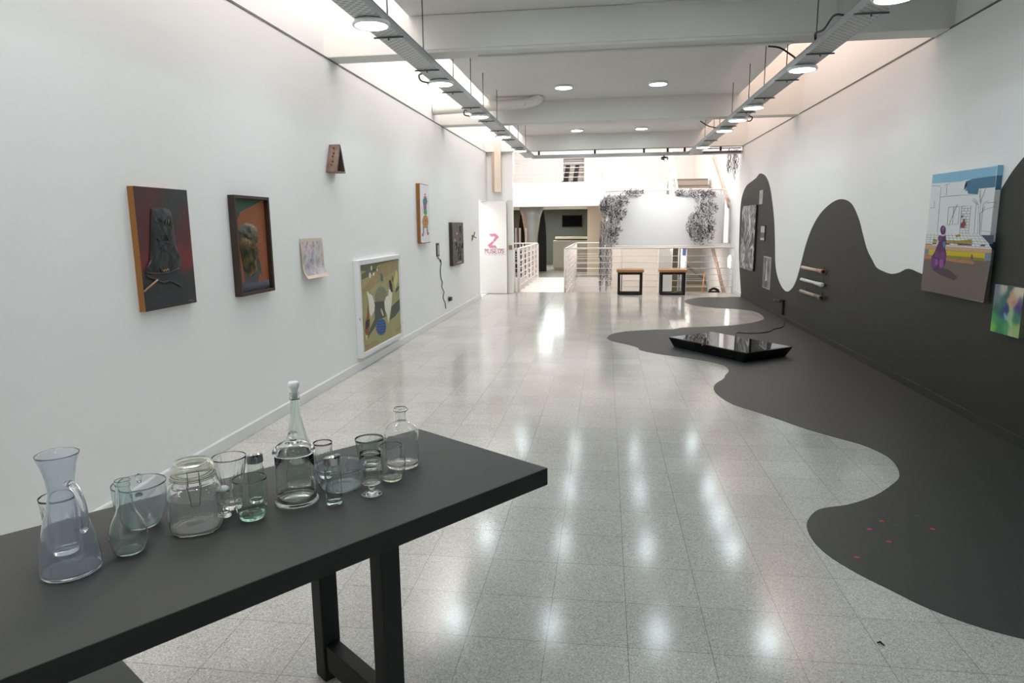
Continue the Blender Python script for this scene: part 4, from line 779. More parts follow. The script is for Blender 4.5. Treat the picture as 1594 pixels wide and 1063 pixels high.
def relief(mb, outline, fn, h, rings=7, bumpy=0.004, seedv=1, prof=lambda k: (1 - k) ** 0.35):
    rnd = random.Random(seedv); o = catmull(outline, 3, True); cx = sum(p[0] for p in o) / len(o); cy = sum(p[1] for p in o) / len(o); prev = None; n0 = len(mb.v); N = len(o)
    for k in range(rings + 1):
        f = 1 - k / (rings + 0.3)
        for a, b in o:
            hh = h * (1 - f ** 6) ** 0.5 + (rnd.uniform(-1, 1) * bumpy if k else 0); mb.v.append(fn(cx + (a - cx) * f, cy + (b - cy) * f, max(hh, 0.0004) if k else 0.0))
    for k in range(rings):
        for i in range(N):
            j = (i + 1) % N; mb.f.append([n0 + k * N + i, n0 + k * N + j, n0 + (k + 1) * N + j, n0 + (k + 1) * N + i]); mb.m.append(0); mb.smooth.append(True)
    mb.f.append([n0 + rings * N + i for i in range(N)]); mb.m.append(0); mb.smooth.append(True)
relief(m, tw, L(-2.558), 0.009, bumpy=0.003); obj('relief_tower', m, RS, t)
for c, pts in ART['redrelief'][1:]:
    m = MB(); P = [(-2.552, a, b) for a, b in pts]
    if c == 'ridge': m.tube(catmull([(-2.558, a, b) for a, b in pts], 4), 0.005, 8); obj('ridge', m, RS, t)
    elif c == 'stick': m.tube(P, 0.0055, 8); tag(obj('stick', m, mat('pale_wood_stick', (140, 112, 88), 0.6), t), 'thin tan stick')
    elif c in ('mark2', 'sig'): m.tube(P, 0.0022 if c == 'mark2' else 0.001, 6); obj('wire_mark', m, mat('ochre_mark', (176, 140, 96), 0.5), t)
    elif c == 'marks': m.tube([(-2.545, a, b) for a, b in pts], 0.002, 6); obj('wire_mark', m, mat('grey_mark', (88, 84, 80), 0.4), t)
    elif c in ('slit', 'mark'): m.tube([(-2.547, a, b) for a, b in pts], 0.003, 6); obj('slit', m, HOLE, t)

# box-framed head relief
t = thing('framed_relief', 'dark-framed box relief of a bronze head on rust and green ground', 'picture', (0, 0, 0))
frame_parts(-1, -2.6, -2.55, 4.463, 4.962, 1.035, 1.745, 0.022, DKW, t)
m = MB(); m.box(-2.6, -2.585, 4.485, 4.94, 1.057, 1.723); nm = painted(m, 'green', L(-2.585)); obj('painted_panel', m, paint_mats(nm, mat('rust_ground', (146, 86, 58), 0.7), 'relief_panel', 0.7, 0.12, 6), t)
m = MB(); hd_ = ART['head'][0][1]; relief(m, [(a, b) for a, b in hd_], L(-2.584), 0.032, rings=9, bumpy=0.006, seedv=4)
obj('head', m, ramp_mat('aged_bronze_head', [(0.3, (26, 24, 16)), (0.48, (66, 62, 34)), (0.6, (108, 78, 38)), (0.78, (150, 142, 112))], 11, 6, 0.35, bump=0.7), t)
m = MB(); y, z = 4.83, 1.37
pts = [(-2.57 + 0.01 * math.sin(i * 0.9), 4.80 + 0.022 * math.cos(i * 0.8), 1.44 - i * 0.006) for i in range(30)]; m.tube(pts, 0.002, 6); obj('copper_wire', m, mat('copper', (150, 92, 62), 0.3, 0.9), t)
m = MB()
for i in range(22):
    yy = 4.50 + i * 0.02; m.tube([(-2.582, yy, 1.06), (-2.582, min(yy + 0.05, 4.93), 1.12)], 0.0016, 4); m.tube([(-2.581, min(yy + 0.05, 4.93), 1.06), (-2.581, yy, 1.12)], 0.0016, 4)
obj('wire_mesh', m, mat('grey_wire', (140, 140, 150), 0.5, 0.4), t)

# curled print
m = MB(); N = 14; th = 0.0025
pr = []
for i in range(N + 1):
    f = i / N; z = 1.42 - 0.345 * f; x = -2.594 + 0.010 * math.sin(f * 3) + 0.055 * (max(0, f - 0.62) / 0.38) ** 2.2; pr.append((x, z))
for xo, flip in ((0, 0), (th, 1)):
    for i in range(N):
        (xa, za), (xb, zb) = pr[i], pr[i + 1]; m.face([(xa + xo, 5.535, za), (xa + xo, 5.99, za), (xb + xo, 5.99, zb), (xb + xo, 5.535, zb)], 0, True)
for yy in (5.535, 5.99): m.face([(x, yy, z) for x, z in pr] + [(x + th, yy, z) for x, z in pr[::-1]])
for (x, z) in (pr[0], pr[-1]): m.face([(x, 5.535, z), (x, 5.99, z), (x + th, 5.99, z), (x + th, 5.535, z)])
t = thing('paper_print', 'small unframed cream sheet with curled lower edge and faint pastel image', 'print', (0, 0, 0))
obj('sheet', m, mat('cream_paper', (206, 190, 172), 0.8), t)
m = MB()
for i in range(1, N - 1):
    (xa, za), (xb, zb) = pr[i], pr[i + 1]; m.face([(xa + th + 0.0008, 5.56, za), (xa + th + 0.0008, 5.97, za), (xb + th + 0.0008, 5.97, zb), (xb + th + 0.0008, 5.56, zb)], 0, True)
obj('image', m, ramp_mat('faint_pastel_image', [(0.3, (140, 136, 144)), (0.43, (178, 174, 182)), (0.52, (204, 196, 196)), (0.62, (196, 168, 162)), (0.72, (150, 146, 158))], 9, 4, 0.8, 0.8), t)

# little wooden house shape
t = thing('wall_sculpture', 'small triangular hollow shape of rough boards hung high on the left wall', 'sculpture', (0, 0, 0))
BRD = ramp_mat('rough_board', [(0.25, (84, 64, 56)), (0.5, (126, 104, 92)), (0.75, (150, 128, 112))], 9, 6, 0.8, bump=0.4, stretch=(1, 1, 0.4))
def yz_plank(pts, mt, nm): mm = MB(); mm.prism(pts, lambda a, b, d: (d, a, b), -2.6, -2.495); return obj(nm, mm, mt, t, bevel=0.001)
yz_plank([(6.195, 2.035), (6.305, 2.285), (6.322, 2.277), (6.22, 2.035)], BRD, 'board'); yz_plank([(6.325, 2.272), (6.41, 2.040), (6.392, 2.040), (6.312, 2.262)], mat('dark_board', (92, 80, 72), 0.8, noise=0.2), 'board'); yz_plank([(6.192, 2.020), (6.192, 2.034), (6.418, 2.038), (6.418, 2.024)], BRD, 'board')
m = MB(); m.prism([(6.23, 2.04), (6.31, 2.25), (6.385, 2.04)], lambda a, b, d: (d, a, b), -2.6, -2.595); obj('back_panel', m, mat('dark_board_2', (60, 52, 48), 0.9), t)
m = MB()
for k, (yy, zz) in enumerate(((6.285, 2.25), (6.262, 2.2), (6.25, 2.17), (6.23, 2.12), (6.215, 2.09))):
    xx = -2.55 + 0.008 * (k % 2); nrm = Vector((0, -0.915, 0.403)); p = Vector((xx, yy, zz)) + nrm * 0.003; m.tube([p - nrm * 0.004, p + nrm * 0.001], 0.008, 10)
obj('knot', m, mat('board_knot', (84, 52, 38), 0.8), t)

# hens painting in white frame, standing on the skirting
WF = mat('white_frame', (226, 228, 230), 0.5)
t = thing('framed_painting', 'large white-framed painting of hens on olive ground, standing low at the skirting', 'painting', (0, 0, 0))
frame_parts(-1, -2.6, -2.54, 6.76, 8.215, 0.135, 1.168, 0.05, WF, t)
m = MB(); m.box(-2.6, -2.5535, 6.81, 8.165, 0.185, 1.118); nm = painted(m, 'chick', L(-2.5535), 0.0001); obj('canvas', m, paint_mats(nm, mat('olive_ground', (160, 156, 110), 0.6, noise=0.15, nscale=5), 'hens', 0.6, 0.16, 8), t)

# tall narrow figure picture
t = thing('framed_painting', 'tall narrow wood-edged painting of a jester figure on white', 'painting', (0, 0, 0))
m = MB(); m.box(-2.6, -2.5415, 9.25, 9.735, 1.275, 2.095); obj('frame', m, OCH, t, bevel=0.002)
m = MB(); m.box(-2.5415, -2.540, 9.258, 9.727, 1.285, 2.085); nm = painted(m, 'clown', L(-2.540), 0.0001); obj('canvas', m, paint_mats(nm, mat('white_ground', (226, 226, 226), 0.6), 'jester', 0.6, 0.2, 20), t)

# dark relief further along
t = thing('relief_panel', 'dark metallic relief panel in brown box frame near the end of the left wall', 'picture', (0, 0, 0))
m = MB(); m.box(-2.6, -2.545, 11.19, 12.08, 0.84, 1.568); obj('frame', m, DKW, t, bevel=0.003)
m = MB(); m.box(-2.545, -2.54, 11.20, 12.07, 0.85, 1.558); nm = painted(m, 'relief', L(-2.54), 0.0003)
obj('relief_surface', m, [ramp_mat('dark_metal_relief', [(0.3, (36, 35, 33)), (0.5, (66, 64, 60)), (0.62, (88, 84, 78)), (0.75, (50, 48, 46))], 9, 8, 0.5, 1.5, bump=0.8)] + paint_mats(nm, None, 'metal', 0.4)[1:], t)
m = MB(); rnd = random.Random(3)
for k in range(16):
    y, z = rnd.uniform(11.35, 11.95), rnd.uniform(0.95, 1.45); pts = [(-2.537, y, z)]
    for q in range(4): y += rnd.uniform(-0.06, 0.06); z += rnd.uniform(-0.07, 0.07); pts.append((-2.535, min(max(y, 11.22), 12.05), min(max(z, 0.87), 1.54)))
    m.tube(catmull(pts, 3), 0.005, 5)
obj('raised_strands', m, mat('dark_strands', (74, 70, 64), 0.5, 0.3), t)

# handset device with cord, plug
t = thing('audio_player', 'small grey handset device on the left wall with a cord to the socket', 'handset', (0, 0, 0))
m = MB(); m.box(-2.6, -2.585, 10.28, 10.44, 1.04, 1.25); obj('case', m, mat('charcoal_plastic', (62, 62, 64), 0.5), t, bevel=0.006)
m = MB(); m.box(-2.585, -2.583, 10.315, 10.405, 1.075, 1.215); obj('screen', m, mat('grey_screen', (150, 152, 155), 0.3), t)
m = MB(); m.tube([(-2.592,) + tuple(q) for q in catmull(ART['phone'][0][1], 4)], 0.006, 6); m.tube([(-2.592, 10.50, 0.985), (-2.592, 10.52, 0.955)], 0.012, 8); obj('cord', m, BLACKC, t)
t = thing('power_plug', 'black plug in a wall socket low on the left wall', 'plug', (0, 0, 0))
m = MB(); m.box(-2.6, -2.594, 11.02, 11.17, 0.25, 0.36); obj('socket_plate', m, TRIMW, t)
m = MB(); m.box(-2.594, -2.55, 10.985, 11.11, 0.272, 0.335); obj('plug_body', m, BLACKC, t, bevel=0.006)
t = thing('wall_ornament', 'tiny bronze twig-like ornament between the dark relief and the doorway', 'ornament', (0, 0, 0))
m = MB(); m.tube([(-2.59, 13.12, 1.25), (-2.57, 13.2, 1.30), (-2.56, 13.25, 1.38)], 0.012, 6); m.tube([(-2.575, 13.18, 1.29), (-2.56, 12.98, 1.23)], 0.010, 6); m.tube([(-2.575, 13.2, 1.30), (-2.55, 13.36, 1.27)], 0.010, 6); m.box(-2.6, -2.58, 13.16, 13.22, 1.27, 1.33); obj('twig', m, mat('bronze_twig', (120, 108, 76), 0.5, 0.4), t)

# right wall pictures
t = thing('painting', 'large canvas of a purple figure before a half-drawn white house', 'painting', (0, 0, 0))
m = MB(); m.box(2.7605, 2.797, 5.372, 6.358, 0.918, 1.902)
nm = painted(m, 'big', R(2.76), 0.00006)
side = [('lightblue', 1.83, 1.902), ('deepblue', 1.73, 1.83), ('white', 1.36, 1.73), ('darkblue', 1.30, 1.36), ('steel', 1.19, 1.30), ('brown', 0.918, 1.19)]
for c, a, b in side:
    if c not in nm: nm.append(c)
    m.face([(2.76, 5.3715, a), (2.797, 5.3715, a), (2.797, 5.3715, b), (2.76, 5.3715, b)], nm.index(c))
m.box(2.76, 2.7606, 5.372, 6.358, 0.918, 1.902)
obj('canvas', m, paint_mats(nm, mat('white_canvas', (222, 226, 229), 0.7), 'house', 0.65, 0.05, 4), t)
t = thing('painting', 'small green and violet abstract portrait canvas at the right frame edge', 'painting', (0, 0, 0))
m = MB(); m.box(2.7655, 2.797, 4.905, 5.247, 0.728, 1.066); obj('stretcher_edge', m, mat('mixed_paint_edge', (110, 118, 92), 0.6, noise=0.5, nscale=14), t)
soft_canvas('canvas', R(2.7655), 5.247, 4.905, 0.728, 1.066, [(0.08, 0.92, 0.10, (128, 120, 146)), (0.30, 0.93, 0.10, (190, 184, 170)), (0.9, 0.93, 0.12, (214, 206, 184)), (0.55, 0.95, 0.06, (60, 96, 92)), (0.12, 0.7, 0.12, (112, 128, 128)), (0.42, 0.82, 0.08, (52, 100, 98)), (0.33, 0.66, 0.08, (48, 112, 106)), (0.68, 0.74, 0.11, (198, 160, 136)), (0.7, 0.7, 0.05, (178, 120, 100)), (0.9, 0.6, 0.10, (78, 64, 126)), (0.95, 0.75, 0.06, (96, 88, 120)),
  (0.5, 0.52, 0.07, (56, 62, 116)), (0.35, 0.42, 0.08, (44, 76, 128)), (0.48, 0.38, 0.035, (120, 190, 214)), (0.15, 0.48, 0.10, (40, 108, 88)), (0.12, 0.28, 0.10, (70, 156, 96)), (0.08, 0.1, 0.08, (132, 190, 84)), (0.32, 0.15, 0.12, (52, 140, 92)), (0.62, 0.5, (0.04, 0.12), (168, 186, 150)), (0.68, 0.3, (0.05, 0.14), (150, 196, 150)), (0.55, 0.12, 0.08, (80, 160, 104)), (0.85, 0.38, 0.10, (64, 130, 104)), (0.85, 0.15, 0.10, (160, 188, 120)), (0.75, 0.05, 0.06, (190, 186, 150))], t, 0.6)
GREYA = ramp_mat('grey_swirl_paint', [(0.32, (36, 36, 38)), (0.44, (96, 96, 98)), (0.54, (150, 149, 148)), (0.66, (215, 212, 208))], 3.0, 8, 0.6, 2.4)
DKF = mat('black_frame_edge', (20, 19, 18), 0.5)
t = thing('painting', 'tall grey swirling abstract canvas with dark edge at the far end of the right wall', 'painting', (0, 0, 0))
m = MB(); m.box(2.762, 2.797, 13.27, 14.55, 0.602, 1.838); obj('stretcher_edge', m, DKF, t)
m = MB(); m.box(2.7595, 2.762, 13.27, 14.55, 0.602, 1.838); obj('canvas', m, GREYA, t)
t = thing('framed_photograph', 'small pale grey card, highest of the small pieces on the black hill', 'picture', (0, 0, 0))
m = MB(); m.box(2.79, 2.7975, 12.91, 13.165, 1.842, 2.09); obj('card', m, mat('pale_card', (176, 176, 172), 0.7), t)
m = MB()
for k in range(3): m.box(2.7885, 2.79, 12.98, 13.09, 1.95 + k * 0.03, 1.96 + k * 0.03)
obj('text_lines', m, mat('grey_print', (96, 96, 96), 0.7), t)
t = thing('framed_photograph', 'small black-framed landscape photograph, middle of the three small pieces', 'picture', (0, 0, 0))
m = MB(); m.box(2.7825, 2.7975, 12.555, 12.9, 1.185, 1.462); obj('frame', m, DKF, t)
m = MB(); m.box(2.7805, 2.7825, 12.58, 12.875, 1.335, 1.445, 0); m.box(2.7805, 2.7825, 12.58, 12.875, 1.24, 1.335, 1); m.box(2.7805, 2.7825, 12.58, 12.875, 1.2, 1.24, 0); obj('photograph', m, [mat('photo_sky', (190, 186, 186), 0.5), mat('photo_land', (92, 92, 92), 0.5, noise=0.4, nscale=20)], t)
t = thing('framed_photograph', 'lowest small piece, a grey waterfall picture with pale edge', 'picture', (0, 0, 0))
m = MB(); m.box(2.7825, 2.7975, 12.01, 12.535, 0.373, 0.927); obj('frame', m, mat('pale_frame', (178, 170, 166), 0.5), t)
m = MB(); m.box(2.7805, 2.7825, 12.05, 12.515, 0.39, 0.905); obj('photograph', m, ramp_mat('grey_landscape_print', [(0.3, (56, 58, 62)), (0.5, (98, 100, 106)), (0.7, (150, 152, 156))], 5, 6, 0.5), t)
m = MB(); m.prism([(12.2, 0.52), (12.26, 0.86), (12.3, 0.84), (12.29, 0.7), (12.33, 0.5)], lambda a, b, d: (2.7805 - d, a, b), 0.0003, 0.001); obj('pale_figure', m, mat('photo_white', (205, 206, 208), 0.6), t)
def wall_tube(z, mt, mt2, label, endk):
    t = thing('wall_tube', label, 'tube', (0, 0, 0), 'stacked tubes on the black wall'); x = 2.76
    m = MB(); m.tube([(x, 10.05, z), (x, 9.35, z)], 0.022, 16); obj('barrel', m, mt, t)
    m = MB(); m.tube([(x, 9.37, z), (x, 9.34, z), (x, 9.33, z), (x, 9.14, z), (x, 9.12, z), (x, 9.09, z)], [0.025, 0.027, 0.024, 0.030, 0.034 if endk else 0.032, 0.033 if endk else 0.018], 16); obj('end_cap', m, mt2, t)
    for y in (9.9, 9.2):
        m = MB(); m.box(2.755, 2.7975, y - 0.008, y + 0.008, z - 0.006, z + 0.006); m.box(2.79, 2.7975, y - 0.01, y + 0.01, z - 0.01, z + 0.06); obj('hook', m, mat('hook_metal', (96, 78, 60), 0.5, 0.5), t)
    if endk: m = MB(); m.tube([(x, 9.092, z), (x, 9.085, z)], 0.020, 14); obj('bore', m, HOLE, t)
wall_tube(0.885, mat('pinkish_cardboard', (200, 180, 166), 0.6), mat('copper_band', (158, 124, 100), 0.45, 0.3), 'pinkish tube with copper end, topmost of the three tubes on the black wall', 1)
wall_tube(0.715, mat('white_tube', (212, 214, 212), 0.4), mat('pale_tube_end', (196, 198, 196), 0.4), 'white tube, middle of the three tubes on the black wall', 0)
wall_tube(0.552, mat('beige_tube', (178, 164, 150), 0.5), mat('brown_tube_end', (112, 98, 84), 0.5), 'beige tube with hollow end, lowest of the three tubes on the black wall', 1)
t = thing('wall_valve', 'small black peg with vertical bar and reddish tip low on the black wall', 'pipe fitting', (0, 0, 0))
m = MB(); m.box(2.765, 2.7975, 11.02, 11.09, 0.075, 0.31); obj('bar', m, mat('matt_black', (16, 16, 15), 0.6), t)
m = MB(); m.tube([(2.78, 11.06, 0.29), (2.76, 11.32, 0.268)], 0.024, 12); obj('peg', m, MATS['matt_black'], t)
m = MB(); m.tube([(2.765, 11.33, 0.267), (2.757, 11.55, 0.25)], 0.016, 10); obj('tip', m, mat('dark_red_plastic', (92, 48, 38), 0.6), t)

# ---------------------------------------------------------------- flat television lying on the floor
t = thing('television', 'glossy black flat television lying face up on the painted floor', 'television', (0, 0, 0))
P4 = [Vector((0.797, 8.49)), Vector((1.383, 8.96)), Vector((2.118, 7.91)), Vector((1.532, 7.464))]; cc = sum(P4, Vector((0, 0))) / 4
GBK = mat('gloss_black_plastic', (12, 12, 13), 0.12); SCR = mat('television_screen', (6, 6, 8), 0.02, spec=1.0, coat=0.6)
m = MB(); lo = [cc + (p - cc) * 0.86 for p in P4]
n = len(m.v)
def ring4(k, z): return [tuple(cc + (p - cc) * k) + (z,) for p in P4]
rg = [ring4(0.90, 0.0), ring4(0.92, 0.02), ring4(1.0, 0.108), ring4(1.0, 0.12)]
for a, b in zip(rg, rg[1:]):
    for i in range(4): j = (i + 1) % 4; m.face([a[i], a[j], b[j], b[i]])
m.face(rg[0][::-1]); m.face(rg[-1]); obj('case', m, GBK, t)
m = MB(); a, b = ring4(0.955, 0.1202), ring4(0.955, 0.1212); m.face(b)
for i in range(4): j = (i + 1) % 4; m.face([a[i], a[j], b[j], b[i]])
obj('screen', m, SCR, t)
e = (P4[3] - P4[0]).normalized(); q = P4[0] + e * 0.60; nq = Vector((-e.y, e.x)); 
m = MB(); m.tube([(q.x - nq.x * 0.004, q.y - nq.y * 0.004, 0.112), (q.x + nq.x * 0.02 * -1, q.y - nq.y * 0.012, 0.112)], 0.003, 8)
obj('power_light', m, mat('red_indicator', (255, 60, 60), 0.4, emit=0.8), t)
m = MB(); m.tube(catmull([(1.75, 8.75, 0.04), (1.776, 9.401, 0.01), (1.843, 9.60, 0.01), (1.965, 9.557, 0.01), (2.19, 9.63, 0.01), (2.307, 9.762, 0.01), (2.402, 9.956, 0.01), (2.562, 10.143, 0.01), (2.641, 10.387, 0.012), (2.76, 10.75, 0.06)], 5), 0.006, 6); obj('power_cord', m, BLACKC, t)

# confetti on the painted floor
CF = [(1.421,3.476,(196,74,60)),(1.324,3.372,(206,60,150)),(1.366,3.241,(190,70,84)),(1.635,3.411,(200,70,120)),(1.159,3.061,(190,80,66)),(1.475,3.426,(90,84,84)),(1.63,3.562,(96,92,90))]
nmz = ['orange-red paint fleck at the top of the small scatter on the black floor', 'brightest pink paint fleck in the scatter on the black floor', 'small pinkish-red fleck at the middle of the scatter on the black floor', 'lone pink fleck to the right of the scatter on the black floor', 'orange-red fleck nearest the floor paint edge', 'faint dark fleck inside the scatter on the black floor', 'faint grey fleck above the scatter on the black floor']
for (x, y, c), lb in zip(CF, nmz):
    m = MB(); a = random.uniform(0, 3); pts = [(x + 0.012 * math.cos(k * PI / 3 + a) * (1 + 0.3 * (k % 2)), y + 0.009 * math.sin(k * PI / 3 + a)) for k in range(6)]
    m.prism(pts, lambda u, v, d: (u, v, d), 0.0024, 0.0036); tag(obj('confetti_fleck', m, mat('fleck_%d_%d' % (c[0], c[1]), c, 0.7)), lb, 'fleck', 'flecks on the black floor')
m = MB(); m.tube([(1.0, 2.395, 0.0035), (1.012, 2.4, 0.006), (1.02, 2.38, 0.0035)], [0.002, 0.004, 0.002], 6)
tag(obj('dark_crumb', m, HOLE), 'tiny black crumb on the grey tiles near the black floor shape', 'crumb')

# ---------------------------------------------------------------- benches
BW = mat('warm_bench_wood', (178, 128, 82), 0.45, noise=0.15, nscale=7, stretch=(0.3, 1, 1)); BB = mat('black_steel_tube', (22, 22, 23), 0.4)
t = thing('bench', 'left of two backless benches with wooden seat and black square frame', 'bench', (0.535, 14.72, 0), 'benches at the railing')
m = MB(); m.box(-0.29, 0.29, 0.0, 0.34, 0.485, 0.54); obj('seat', m, BW, t, bevel=0.006)
for y in (0.02, 0.28):
    for x in (-0.262, 0.212):
        m = MB(); m.box(x, x + 0.05, y, y + 0.04, 0.0, 0.485); obj('leg', m, BB, t)
    m = MB(); m.box(-0.212, 0.212, y, y + 0.04, 0.0, 0.05); obj('rail', m, BB, t); m = MB(); m.box(-0.212, 0.212, y, y + 0.04, 0.435, 0.485); obj('rail', m, BB, t)
c = copy_thing(t); c.location = (1.435, 14.72, 0); c['label'] = 'right of two backless benches, standing in front of the white pillar'

# ---------------------------------------------------------------- railings, landing, stairs
def railing(name, label, p0, p1, h, posts, nbar, r=0.018, rb=0.007, z=0.0, base=0.0):
    t = thing(name, label, 'railing', (0, 0, 0)); p0 = Vector(p0); p1 = Vector(p1); d = p1 - p0
    m = MB(); m.tube([(p0.x, p0.y, z + h), (p1.x, p1.y, z + h)], r, 10); obj('handrail', m, STEELW, t)
    for k in posts:
        q = p0 + d * k; m = MB(); m.tube([(q.x, q.y, z + base), (q.x, q.y, z + h - 0.01)], 0.016, 8); obj('post', m, STEELW, t)
    for i in range(nbar):
        zz = z + base + (h - base) * (i + 1) / (nbar + 1.3); m = MB(); m.tube([(p0.x, p0.y, zz), (p1.x, p1.y, zz)], rb, 6); obj('bar', m, STEELW, t)
    return t
railing('railing', 'long white railing in front of the stairwell behind the benches', (-0.9, 15.2), (2.76, 15.2), 0.985, (0, 0.345, 0.68, 0.995), 6)
railing('railing', 'white railing along the right side of the bridge', (-0.88, 15.25), (-0.84, 19.4), 0.985, (0.0, 0.12, 0.25, 0.4, 0.55, 0.7, 0.85, 1), 7, rb=0.010)
def slat_rail(label, p0, p1, n):
    t = thing('railing', label, 'railing', (0, 0, 0)); p0 = Vector(p0); d = Vector(p1) - p0
    m = MB(); m.tube([tuple(p0) + (0.985,), tuple(Vector(p1)) + (0.985,)], 0.022, 8); obj('handrail', m, STEELW, t)
    for i in range(n):
        q = p0 + d * i / (n - 1); m = MB(); m.box(q.x - 0.035, q.x + 0.035, q.y - 0.015, q.y + 0.015, 0, 0.97); obj('post', m, STEELW, t)
    for i in range(6):
        m = MB(); zz = 0.14 + i * 0.14; m.tube([tuple(p0) + (zz,), tuple(Vector(p1)) + (zz,)], 0.014, 6); obj('bar', m, STEELW, t)
slat_rail('white flat-posted railing along the left side of the bridge', (-1.95, 15.3), (-1.93, 19.4), 6)
railing('railing', 'short white railing piece between the museum door and the bridge', (-2.04, 15.25), (-1.95, 15.25), 0.985, (0, 1), 6)
railing('railing', 'far white railing at the reception edge, left of the bridge', (-2.78, 19.48), (-1.93, 19.48), 0.99, (0, 0.5, 1), 6)
railing('railing', 'far white railing at the reception edge, right of the bridge', (-0.82, 19.48), (0.08, 19.48), 0.99, (0, 1), 6)
railing('railing', 'white upper gallery railing above the balcony edge', (-2.7, 19.55), (1.6, 19.55), 0.95, (0.02, 0.3, 0.6, 0.98), 6, z=2.69, rb=0.008)

m = MB(); m.box(0.05, 2.8, 16.0, 16.95, 0.98, 1.06); m.box(1.2, 2.8, 15.9, 16.2, 0.98, 1.06)
struct('floor_landing', m, WARMW, 'white stair landing slab behind the curved balustrade')
t = thing('curved_balustrade', 'large plain white curved balustrade panel of the stair landing', 'balustrade', (0, 0, 0))
arc = [(0.0, 16.30), (0.03, 16.05), (0.15, 15.93), (0.5, 15.85), (1.0, 15.80), (1.5, 15.78), (2.0, 15.82), (2.4, 15.9), (2.62, 16.05), (2.70, 16.3)]
ar = catmull(arc, 5); m = MB()
for off, rev in ((0, 0), (0.03, 1)):
    for (xa, ya), (xb, yb) in zip(ar, ar[1:]): m.face([(xa, ya + off, 1.03), (xb, yb + off, 1.03), (xb, yb + off, 2.15), (xa, ya + off, 2.15)], 0, True)
for zz in (1.03, 2.15):
    for (xa, ya), (xb, yb) in zip(ar, ar[1:]): m.face([(xa, ya, zz), (xb, yb, zz), (xb, yb + 0.03, zz), (xa, ya + 0.03, zz)])
obj('panel', m, mat('white_panel_paint', (240, 241, 241), 0.6), t)
m = MB(); m.tube([(x, y + 0.015, 2.25) for x, y in ar], 0.022, 10); obj('handrail', m, STEELW, t)
m = MB(); m.tube([(x, y + 0.015, 0.995) for x, y in ar], 0.03, 8); obj('bottom_rail', m, STEELW, t)
for k in (8, 18, 28, 38):
    m = MB(); x, y = ar[k]; m.tube([(x, y + 0.015, 2.15), (x, y + 0.015, 2.25)], 0.012, 8); obj('post', m, STEELW, t)

TREAD = mat('stair_concrete', (150, 140, 124), 0.7, noise=0.08); 
t = thing('staircase', 'lower grey staircase descending under the landing at the right', 'stairs', (0, 0, 0))
for i in range(11):
    y1 = 19.75 - i * 0.3; z1 = -0.02 - i * 0.165; m = MB(); m.box(2.02, 2.79, y1 - 0.31, y1, z1 - 0.20, z1); m.box(2.02, 2.79, y1 - 0.325, y1, z1 - 0.03, z1 + 0.002, 1)
    obj('step', m, [TREAD, mat('stair_nosing', (186, 178, 160), 0.6)], t)
t = thing('staircase', 'upper grey-brown staircase rising from the landing to the upper gallery', 'stairs', (0, 0, 0))
for i in range(9):
    y0 = 16.95 + i * 0.285; z1 = 1.06 + (i + 1) * 0.181; m = MB(); m.box(1.78, 2.72, y0, y0 + 0.30, z1 - 0.2, z1); m.box(1.78, 2.72, y0 - 0.015, y0 + 0.30, z1 - 0.02, z1 + 0.004, 1)
    obj('step', m, [mat('stair_riser_grey', (176, 164, 152), 0.7), mat('stair_tread_brown', (130, 112, 100), 0.7)], t)
m = MB(); m.prism([(16.9, 1.02), (16.9, 1.35), (19.5, 2.9), (19.5, 2.5)], lambda a, b, d: (d, a, b), 1.70, 1.77); obj('stringer', m, STEELW, t)
m = MB(); m.tube([(1.73, 16.9, 2.1), (1.73, 19.5, 3.65)], 0.022, 8); m.tube([(1.73, 16.9, 1.3), (1.73, 16.9, 2.1)], 0.018, 8); m.tube([(1.73, 19.5, 2.69), (1.73, 19.5, 3.65)], 0.018, 8)
for dz in (0.2, 0.4, 0.6): m.tube([(1.73, 16.9, 2.1 - dz), (1.73, 19.5, 3.65 - dz)], 0.008, 6)
obj('handrail', m, STEELW, t)
CORAL = mat('pink_beige_rail', (214, 186, 172), 0.5)
for z0, lb in ((0.0, 'pinkish handrail pair on the side wall of the lower stairs'), (2.13, 'pale handrail pair on the side wall of the upper stairs')):
    t = thing('wall_handrail', lb, 'handrail', (0, 0, 0))
    for dz in (0.0, -0.13):
        m = MB(); m.tube([(2.77, 18.9, 1.2 + z0 + dz), (2.77, 16.2, -0.15 + z0 + dz)], 0.02, 8); obj('handrail', m, CORAL, t)
    for y in (18.5, 17.2): m = MB(); zz = 1.2 + z0 - (18.9 - y) * 0.5; m.box(2.77, 2.8, y - 0.01, y + 0.01, zz - 0.02, zz + 0.02); obj('bracket', m, CORAL, t)
t = thing('wall_lamp', 'glowing oval lamp on the side wall right of the stairwell', 'wall lamp', (2.8, 15.78, 0.65))
m = MB(); m.box(-0.02, 0, -0.12, 0.12, -0.15, 0.15); obj('back_plate', m, TRIMW, t)
m = MB(); m.lathe([(-0.145, 0), (-0.135, 0.05), (-0.10, 0.085), (0, 0.10), (0.10, 0.085), (0.135, 0.05), (0.145, 0)], c=(-0.02, 0, 0), seg=24)
m.v = [(-0.02 + (x + 0.02) * 0.5, y, z) for x, y, z in m.v]; obj('shade', m, mat('lit_lamp_shade', (255, 252, 246), 0.4, emit=6.0), t)
t = thing('newel_post', 'thin copper-coloured post with a dark sloping rail beside the lower stairs', 'post', (0, 0, 0))
m = MB(); m.tube([(2.46, 17.9, -0.6), (2.55, 18.0, 0.26)], 0.018, 8); obj('post', m, mat('copper_post', (190, 130, 84), 0.4), t)
m = MB(); m.tube([(2.55, 18.0, 0.1), (2.10, 18.6, 0.42)], 0.035, 8); obj('sloping_rail', m, mat('dark_grey_rail', (92, 88, 84), 0.5), t)
t = thing('floor_lamp_column', 'slim silvery column with a small navy sign under the landing', 'column', (0, 0, 0))
